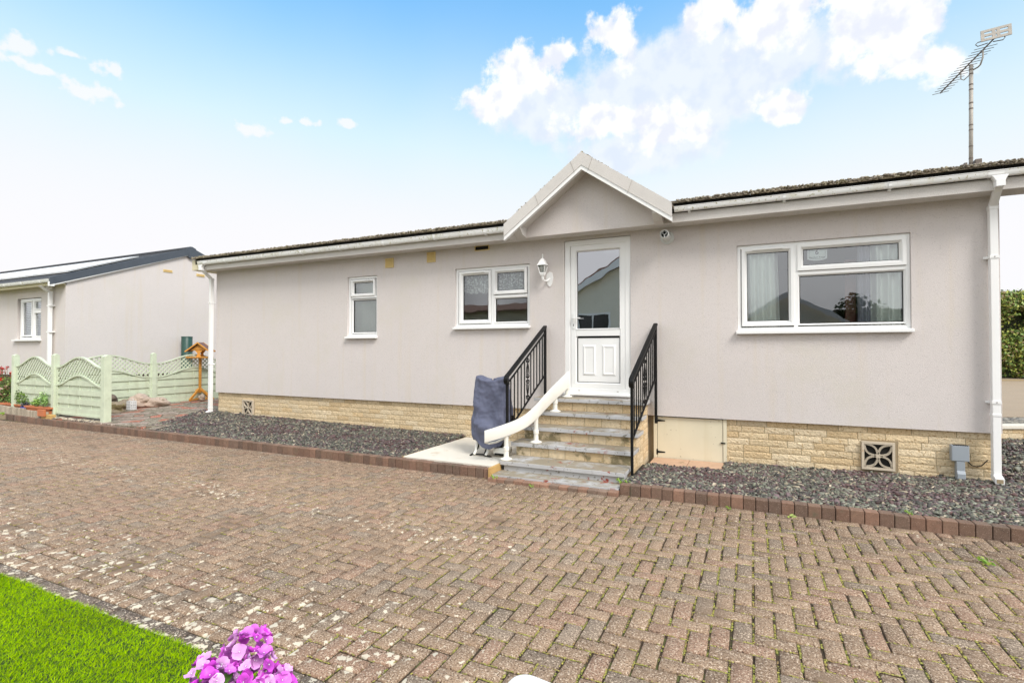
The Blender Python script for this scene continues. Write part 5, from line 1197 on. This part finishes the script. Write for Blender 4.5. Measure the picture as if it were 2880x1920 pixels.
t = thing('flower_pot', 'glazed cobalt blue pot between the two terracotta troughs', 'plant pot', (-13.5, 5.2, .05)); MB().lathe((-13.50, 5.30, .05), [(.045,0),(.062,.10),(.07,.13),(.075,.135),(.075,.16),(.065,.16)], 18).build('pot', 'blue_glaze', t, auto=40)
leaves('foliage', [(-13.50,5.30,.25,.08,.06,.06)], 160, .035, [(.05,.04,.07),(.03,.03,.05)], parent=t)
# roses
def rose(bx_, by_, hh, wid, label, seed):
    rd = random.Random(seed); t = thing('rose_bush', label, 'rose bush', (bx_, by_, .05)); m = MB(); heads = []
    for i in range(24):
        a = rd.uniform(0, 2*PI); r_ = rd.uniform(.0, wid); q = (bx_+r_*math.cos(a), by_+r_*.5*math.sin(a), hh*rd.uniform(.72, 1.05)); m.tube([(bx_,by_,.05), (bx_+r_*.4*math.cos(a), by_, hh*.45), q], .0035, 4); heads.append(q)
    m.build('stem', 'leafy_stem', t); leaves('foliage', [(bx_,by_,hh*.33,wid*1.15,wid*.5,hh*.30), (bx_+.1,by_,hh*.62,wid*.9,wid*.4,hh*.22)], 2300, .042, [(.11,.20,.03),(.19,.30,.05),(.06,.12,.02),(.18,.10,.04)], parent=t)
    for (q, cc) in [(heads, [(.55,.02,.01),(.62,.06,.02),(.45,.01,.01)]), ([(bx_+.12,by_-.15,hh*.55),(bx_+.22,by_-.15,hh*.56),(bx_+.14,by_-.15,hh*.42),(bx_+.36,by_-.1,hh*.60)], [(.72,.42,.36),(.78,.60,.50)])]:
        leaves('flowers', [(a[0],a[1],a[2],.026,.026,.024) for a in q], len(q)*16, .035, cc, 'petal', t)
rose(-15.25, 5.62, .95, .42, 'rose bush with red and pink blooms at the left edge', 3)
# log roll edging and timber block
m = MB(); xx = -15.4; t = thing('log_edging', 'weathered grey log roll edging in front of the troughs', 'garden edging', (-13.8, 5.14, .04))
while xx < -12.42:
    w = random.uniform(.018, .03); zc = .185+.02*sm(xx, 0, 1.2)-(.0 if xx < -13.3 else .03); v_ = random.uniform(.8, 1.15); m.col(tuple(q*v_ for q in (.36, .31, .24)))
    yy = 5.20+max(0, -13.0-xx)*.06; m.lathe((xx+w, yy, 0), [(w,.04),(w,zc+random.uniform(-.006,.006)),(w*.8,zc+.008)], 8); xx += 2*w+.002
m.build('logs', 'log_timber', t)
tag(MB().box(-12.55, -12.20, 5.17, 5.26, .03, .125).build('timber_block', 'timber', bevel=.006), 'short pale timber block at the end of the log edging', 'timber block')
tag(MB().box(-12.60, -12.36, 5.13, 5.17, .09, .22).build('terracotta_tile', 'terracotta', bevel=.006), 'small square terracotta tile leaning on the long trough', 'tile')
k = 900; px, py = rng.uniform(-12.35, -10.75, k), rng.uniform(5.21, 5.33, k); a = rng.uniform(.012, .026, k)
pals = np.array([(.45,.38,.28),(.10,.085,.09),(.30,.24,.16),(.55,.48,.38),(.12,.09,.08)]); C = np.ones((k, 4)); C[:, :3] = pals[rng.integers(0, 5, k)]
ico = np.array([(0,0,1),(.9,0,.4),(.28,.85,.45),(-.72,.53,.4),(-.72,-.53,.45),(.28,-.85,.4),(.8,.4,-.4),(-.3,.85,-.4),(-.9,0,-.4),(-.3,-.85,-.4),(.8,-.4,-.4),(0,0,-.8)], dtype=float)
icf = np.array([(0,1,2),(0,2,3),(0,3,4),(0,4,5),(0,5,1),(1,6,2),(2,7,3),(3,8,4),(4,9,5),(5,10,1),(2,6,7),(3,7,8),(4,8,9),(5,9,10),(1,10,6),(6,11,7),(7,11,8),(8,11,9),(9,11,10),(10,11,6)])
o = scatter('pebbles', np.stack([px, py, np.full(k, .055)+rng.uniform(0, .015, k)], -1), ico, icf, np.stack([a*1.3, a, a*.6], -1), 'slate_chip', C, 'stuff'); tag(o, 'mixed cream and dark pebbles under the front fence panel', None)
# small weeds
for i, (x, y, z, s_, lab) in enumerate(((-1.24, 5.30, .01, .05, 'small weed beside the bottom step on the right'), (-1.15, 5.22, .03, .035, 'tiny weed at the start of the right kerb'), (-2.10, 4.96, -.05, .03, 'tiny weed in the joint before the low kerb'), (-2.57, 5.03, -.03, .045, 'yellowing weed by the timber edging board'), (-13.9, 5.09, .06, .06, 'weed growing on the kerb by the log edging'), (-.2, 5.04, -.05, .025, 'tiny seedling against the foot of the right kerb'), (1.15, 5.17, .05, .03, 'small seedling on top of the right kerb'), (1.42, 4.5, -.055, .05, 'flat straggling weed in the paving near the right kerb'))):
    t = thing('weed', lab, 'weed', (x, y, z)); leaves('leaves', [(x,y,z+s_*.3,s_,s_*.6,s_*.4)], 26, s_*.7, [(.18,.34,.04),(.30,.40,.05)], parent=t)
t = tag(leaves('fallen_leaf', [(.29, 5.02, -.045, .012, .01, .008)], 5, .06, [(.20,.26,.04)]), 'curled green leaf fallen at the foot of the right kerb', 'leaf')

# ================================================================ hydrangea pot in the near corner
t = thing('potted_hydrangea', 'bright pink artificial hydrangea in a dark pot at the bottom edge', 'potted flower', (-1.36, 1.0, -.04))
FC = Vector((-1.375, 1.005, .318)); MB().lathe((-1.375, 1.005, -.04), [(.07,0),(.09,.12),(.115,.28),(.125,.285),(.125,.31),(.11,.31)], 28).build('pot', 'teal_pot', t, auto=40)
leaves('leaves', [(FC.x,FC.y,FC.z,.125,.125,.11)], 90, .10, [(.09,.22,.02),(.14,.30,.04),(.05,.14,.02)], parent=t, up=.8)
m = MB()
heads = [(-.03,.08,.135,.062),(.055,.045,.11,.060),(-.085,.0,.085,.060),(.0,-.03,.10,.062),(.10,-.02,.06,.055),(-.11,-.07,.03,.055),(.02,-.11,.045,.060),(.105,.07,.075,.05),(-.11,.09,.06,.05)]
rd = random.Random(5); V = []; F = []; C = []; heart = []
for (hx, hy, hz, hr) in heads:
    hc = FC+Vector((hx, hy, hz)); m.tube([(FC.x,FC.y,.2), (FC.x+hx*.5,FC.y+hy*.5,FC.z+hz*.3), hc], .0025, 5)
    for i in range(21):
        z_ = 1-1.5*(i+.5)/21; ph_ = i*2.4+hx*40; r_ = math.sqrt(max(0, 1-z_*z_)); nv = Vector((r_*math.cos(ph_), r_*math.sin(ph_), z_)); nv = (nv+Vector((rd.uniform(-.3,.3), rd.uniform(-.3,.3), rd.uniform(-.2,.3)))).normalized()
        c0 = hc+nv*hr*rd.uniform(.8, 1.1); tx_ = nv.cross(Vector((.3, .2, 1))).normalized(); ty_ = nv.cross(tx_); rot = rd.uniform(0, PI); sz_ = rd.uniform(.015, .0225)
        tint = rd.random(); cc = [(.76,.17,.74),(.86,.42,.84),(.64,.07,.62)][int(tint*3)]
        for p_ in range(4):
            a = rot+p_*PI/2+rd.uniform(-.15, .15); ax = tx_*math.cos(a)+ty_*math.sin(a); bx2 = nv.cross(ax); cup = rd.uniform(-.3, .8); pf_ = rd.uniform(.75, 1.18); b0_ = len(V)
            for ir in range(4):
                rr_ = ir/3; 
                for iw in range(5):
                    w_ = (iw-2)/2; wid = (.25+.75*math.sin(PI*min(1, .10+.72*rr_)))*.80; V.append(c0+ax*sz_*(.06+rr_*(1-.30*w_*w_))+bx2*sz_*w_*wid+nv*sz_*(cup*rr_*rr_+.14*w_*w_*rr_-.05*math.sin(rr_*6)+.10*rr_*math.sin(w_*4.5+rot*9+rr_*3)))
                    f_ = pf_*(.50+.62*rr_+.08*abs(w_)); C.append((cc[0]*f_, cc[1]*f_, cc[2]*f_, 1))
            F += [(b0_+ir*5+iw, b0_+ir*5+iw+1, b0_+(ir+1)*5+iw+1, b0_+(ir+1)*5+iw) for ir in range(3) for iw in range(4)]
        heart.append(c0+nv*.002)
o = np_mesh('petals', np.array([tuple(v) for v in V]), np.array(F), 'petal', np.array(C), t, smooth=True)
pb = MATS['petal'].node_tree.nodes['Principled BSDF']; pb.inputs['Subsurface Weight'].default_value = .12; pb.inputs['Subsurface Radius'].default_value = (.01, .004, .01)
m.build('flower_stems', 'leafy_stem', t)
hm = MB()
for q in heart: hm.lathe((q.x, q.y, q.z-.001), [(.0012,0),(.0016,.0015),(.0006,.003)], 6)
hm.build('flower_centres', 'white_plastic', t)
# white table
t = thing('garden_table', 'corner of a white plastic table at the bottom edge', 'table', (-.2, .75, -.04))
ex = Vector((.99, -.13, 0)).normalized(); ey = Vector((-.13, -.99, 0)).normalized(); org = Vector((-.452, 1.006, .70)); pts = []
W_, r_ = .46, .035
for (cx, cy, a0) in ((r_, r_, PI), (W_-r_, r_, 1.5*PI), (W_-r_, W_-r_, 0), (r_, W_-r_, .5*PI)):
    for k_ in range(7): a = a0+k_/6*PI/2; pts.append(org+ex*(cx+r_*math.cos(a))+ey*(cy+r_*math.sin(a)))
MB().prism(pts, (0, 0, -.022)).build('table_top', 'white_plastic', t, bevel=.006)
for a in (.05, .41):
    for b_ in (.05, .41): q = org+ex*a+ey*b_; MB().bar((q.x,q.y,-.04), (q.x,q.y,.68), .03, .03).build('leg', 'white_plastic', t)

# ================================================================ beyond the right end
Mat('wall_yellow', (.34, .27, .15), .95, .15, 8, bump=.5, bscale=60, patches=((5, .55, .7, (.18, .15, .07)),))
t = thing('garden_wall', 'low cream brick garden wall with a pale coping beyond the downpipe', 'wall', (5, 10.1, 0))
wd_ = Vector((.9, .43, 0)).normalized(); A_ = Vector((2.7, 9.63, 0)); m = MB(); bricks(m, (2.7, 9.63, .215), wd_, (0,0,-1), (wd_.y,-wd_.x,0), 5.5, .29, lens=(.20, .23), amp=.004, seed=77)
b = m.build('bricks', 'brick_cream', t); MB().obox(A_+wd_*2.75+Vector((-wd_.y,wd_.x,0))*.10+Vector((0,0,.06)), wd_, (-wd_.y,wd_.x,0), (0,0,1), 2.75, .095, .158).build('core', 'wall_yellow', t)
MB().obox(A_+wd_*2.75+Vector((-wd_.y,wd_.x,0))*.10+Vector((0,0,.235)), wd_, (-wd_.y,wd_.x,0), (0,0,1), 2.78, .13, .02).build('coping', 'pad_board', t)
struct(MB().add([(2.6,9.85,.19),(12,14.3,.19),(12,15.8,.21),(2.6,11.3,.21)], [(0,1,2,3)]).build('gravel_strip', 'slate_bed'))
k = 5000; px = rng.uniform(2.6, 6, k); py = px*.478+8.62+rng.uniform(.05, 1.15, k); a = rng.uniform(.012, .03, k); C = np.ones((k, 4)); C[:, :3] = np.array([(.12,.11,.10),(.22,.20,.17),(.36,.33,.27)])[rng.integers(0, 3, k)]
cube = np.array([(-1,-.8,-1),(.9,-1,-1),(1,.7,-1),(-.7,1,-1),(-.8,-.6,1),(.6,-.9,.8),(.9,.5,1),(-.5,.8,.9)], dtype=float); cf_ = np.array([(0,3,2,1),(4,5,6,7),(0,1,5,4),(1,2,6,5),(2,3,7,6),(3,0,4,7)])
tag(scatter('slate_chippings', np.stack([px, py, np.full(k, .20)], -1), cube, cf_, np.stack([a*1.3, a, a*.5], -1), 'slate_chip', C, 'stuff'), 'strip of grey chippings behind the low garden wall', None)
struct(MB().add([(2.4,10.9,.215),(40,28.8,.215),(40,60,.215),(2.4,35,.215)], [(0,1,2,3)]).build('back_road', 'asphalt_tan'))
struct(MB().add([(3.0,22.6,.225),(16.0,28.8,.225),(15.95,28.95,.225),(2.95,22.75,.225)], [(0,1,2,3)]).build('yellow_line', 'yellow_paint'))
t = thing('hedge', 'tall dense green hedge beyond the road at the right edge', 'hedge', (9.5, 27.5, .2)); bl = []
Mat('hedge_core', (.030, .035, .014), .95, .3, 6, bump=1, bscale=8, bdist=.1)
rd = random.Random(9); hd = Vector((.9, .43, 0))
for i in range(260):
    s_ = rd.uniform(-1.5, 9.5); z = rd.uniform(.4, 3.3) if i % 5 < 3 else 3.45; q = Vector((4.6, 24.6, 0))+hd*s_+Vector((-hd.y, hd.x, 0))*rd.uniform(-.1, 1.0)*(.4+z*.25); bl.append((q.x, q.y, z, rd.uniform(.35,.6), rd.uniform(.3,.5), rd.uniform(.28,.42)))
leaves('foliage', bl, 60000, .12, [(.15,.24,.045),(.23,.31,.07),(.07,.12,.02),(.40,.43,.08),(.22,.16,.07)], parent=t)
MB().obox(Vector((4.6, 24.6, 1.6))+hd*4+Vector((-hd.y,hd.x,0))*1.5, hd, (-hd.y,hd.x,0), (0,0,1), 6, .9, 1.55).build('dark_core', 'hedge_core', t)  # dark box added behind the leaves as the hedge's shaded inside
# overhead wires (faint, far right)
for i, z in enumerate((0, 1, 2)):
    tag(MB().tube([(7.0,16.5,3.1+i*.42), (9.5,14.2,4.15+i*.55), (13,11,5.4+i*.8)], .006, 5).build('overhead_wire', 'alu_mast'), '%s of the three thin wires crossing the sky at the right edge' % ('lowest', 'middle', 'topmost')[i], 'wire', 'overhead wires')
# far aerial tip at left edge
# ================================================================ houses and hedge across the road (seen only mirrored in the glass)
op = thing('bungalow', 'cream bungalow with white gable boards mirrored in the door glass', 'bungalow', (-4, -8, 0))
oy = -7.0; wops = [(-9.6, -8.1, 1.2, 2.6), (-6.6, -5.2, 1.5, 2.9), (-4.3, -2.9, 1.5, 2.9)]
m = MB(); wall_front(m, -13.5, -.6, 0, 3.1, oy, wops, -.08); m.add([(-7.9,oy,3.1),(-.6,oy,3.1),(-3.6,oy,5.3)], [(0,1,2)]); m.box(-13.5, -.6, -14, oy-.4, 0, 3.1); m.build('wall', 'opp_wall', op)
for (a, b_, c_, d) in wops:
    q = MB().ring(a, b_, c_, d, .08, oy-.02, oy+.03, .1); q.box((a+b_)/2-.03, (a+b_)/2+.03, oy-.02, oy+.02, c_, d); q.box(a, b_, oy-.02, oy+.018, (c_+d)/2-.02, (c_+d)/2+.02); q = q.build('window', 'upvc', op); MB().box(a, b_, oy-.06, oy-.05, c_, d).build('pane', 'dark_glass', q)
m = MB()
for (xa, za, xb, zb) in ((-8.4, 3.0, -3.6, 5.6), (-.1, 3.0, -3.6, 5.6)): m.prism([(xa,oy+.2,za),(xb,oy+.2,zb),(xb,oy+.2,zb-.28),(xa,oy+.2,za-.28)], (0,.04,0))
m.build('bargeboard', 'upvc', op)
m = MB().prism([(-8.4,oy+.2,3.0),(-3.6,oy+.2,5.6),(-3.6,-14,5.6),(-8.4,-14,3.0)], (0,0,.06)); m.prism([(-.1,oy+.2,3.0),(-3.6,oy+.2,5.6),(-3.6,-14,5.6),(-.1,-14,3.0)], (0,0,.06)); m.prism([(-14,oy+.3,3.05),(-8.0,oy+.3,3.05),(-8.0,-10.5,3.7),(-14,-10.5,3.7)], (0,0,.06)); m.build('roof', 'opp_brown', op)
op2 = thing('bungalow', 'small clad bungalow mirrored in the left pane of the large window', 'bungalow', (2, -13, 0))
MB().prism([(-.5,-13,0),(3.6,-13,0),(3.6,-13,2.7),(1.5,-13,3.9),(-.5,-13,2.7)], (0,-6,0)).build('wall', 'opp_wall', op2)
m = MB().prism([(-.8,-12.8,2.62),(1.5,-12.8,4.0),(3.9,-12.8,2.62),(3.9,-12.8,2.42),(1.5,-12.8,3.78),(-.8,-12.8,2.42)], (0,-.05,0)); m.build('bargeboard', 'upvc', op2)
q = MB().ring(.7, 2.1, 1.1, 2.2, .09, -12.99, -12.95, .1).build('window', 'upvc', op2); MB().box(.75, 2.05, -12.985, -12.98, 1.15, 2.15).build('pane', 'dark_glass', q)
t = thing('hedge', 'dark evergreen hedge mirrored in the large window', 'hedge', (8, -15, 0)); bl = []
for i in range(70): x = rd.uniform(3.5, 18); bl.append((x, rd.uniform(-16, -14.8), rd.uniform(.3, 4.2+.12*x+.6*sm(x, 0, 2)), .7, .5, .6))
leaves('foliage', bl, 20000, .24, [(.05,.09,.02),(.03,.055,.015),(.09,.12,.03)], parent=t); MB().box(3.8, 18, -17.5, -15.8, 0, 3.3).build('dark_core', 'hedge_core', t)  # the dark box stands in for shade deep in the foliage
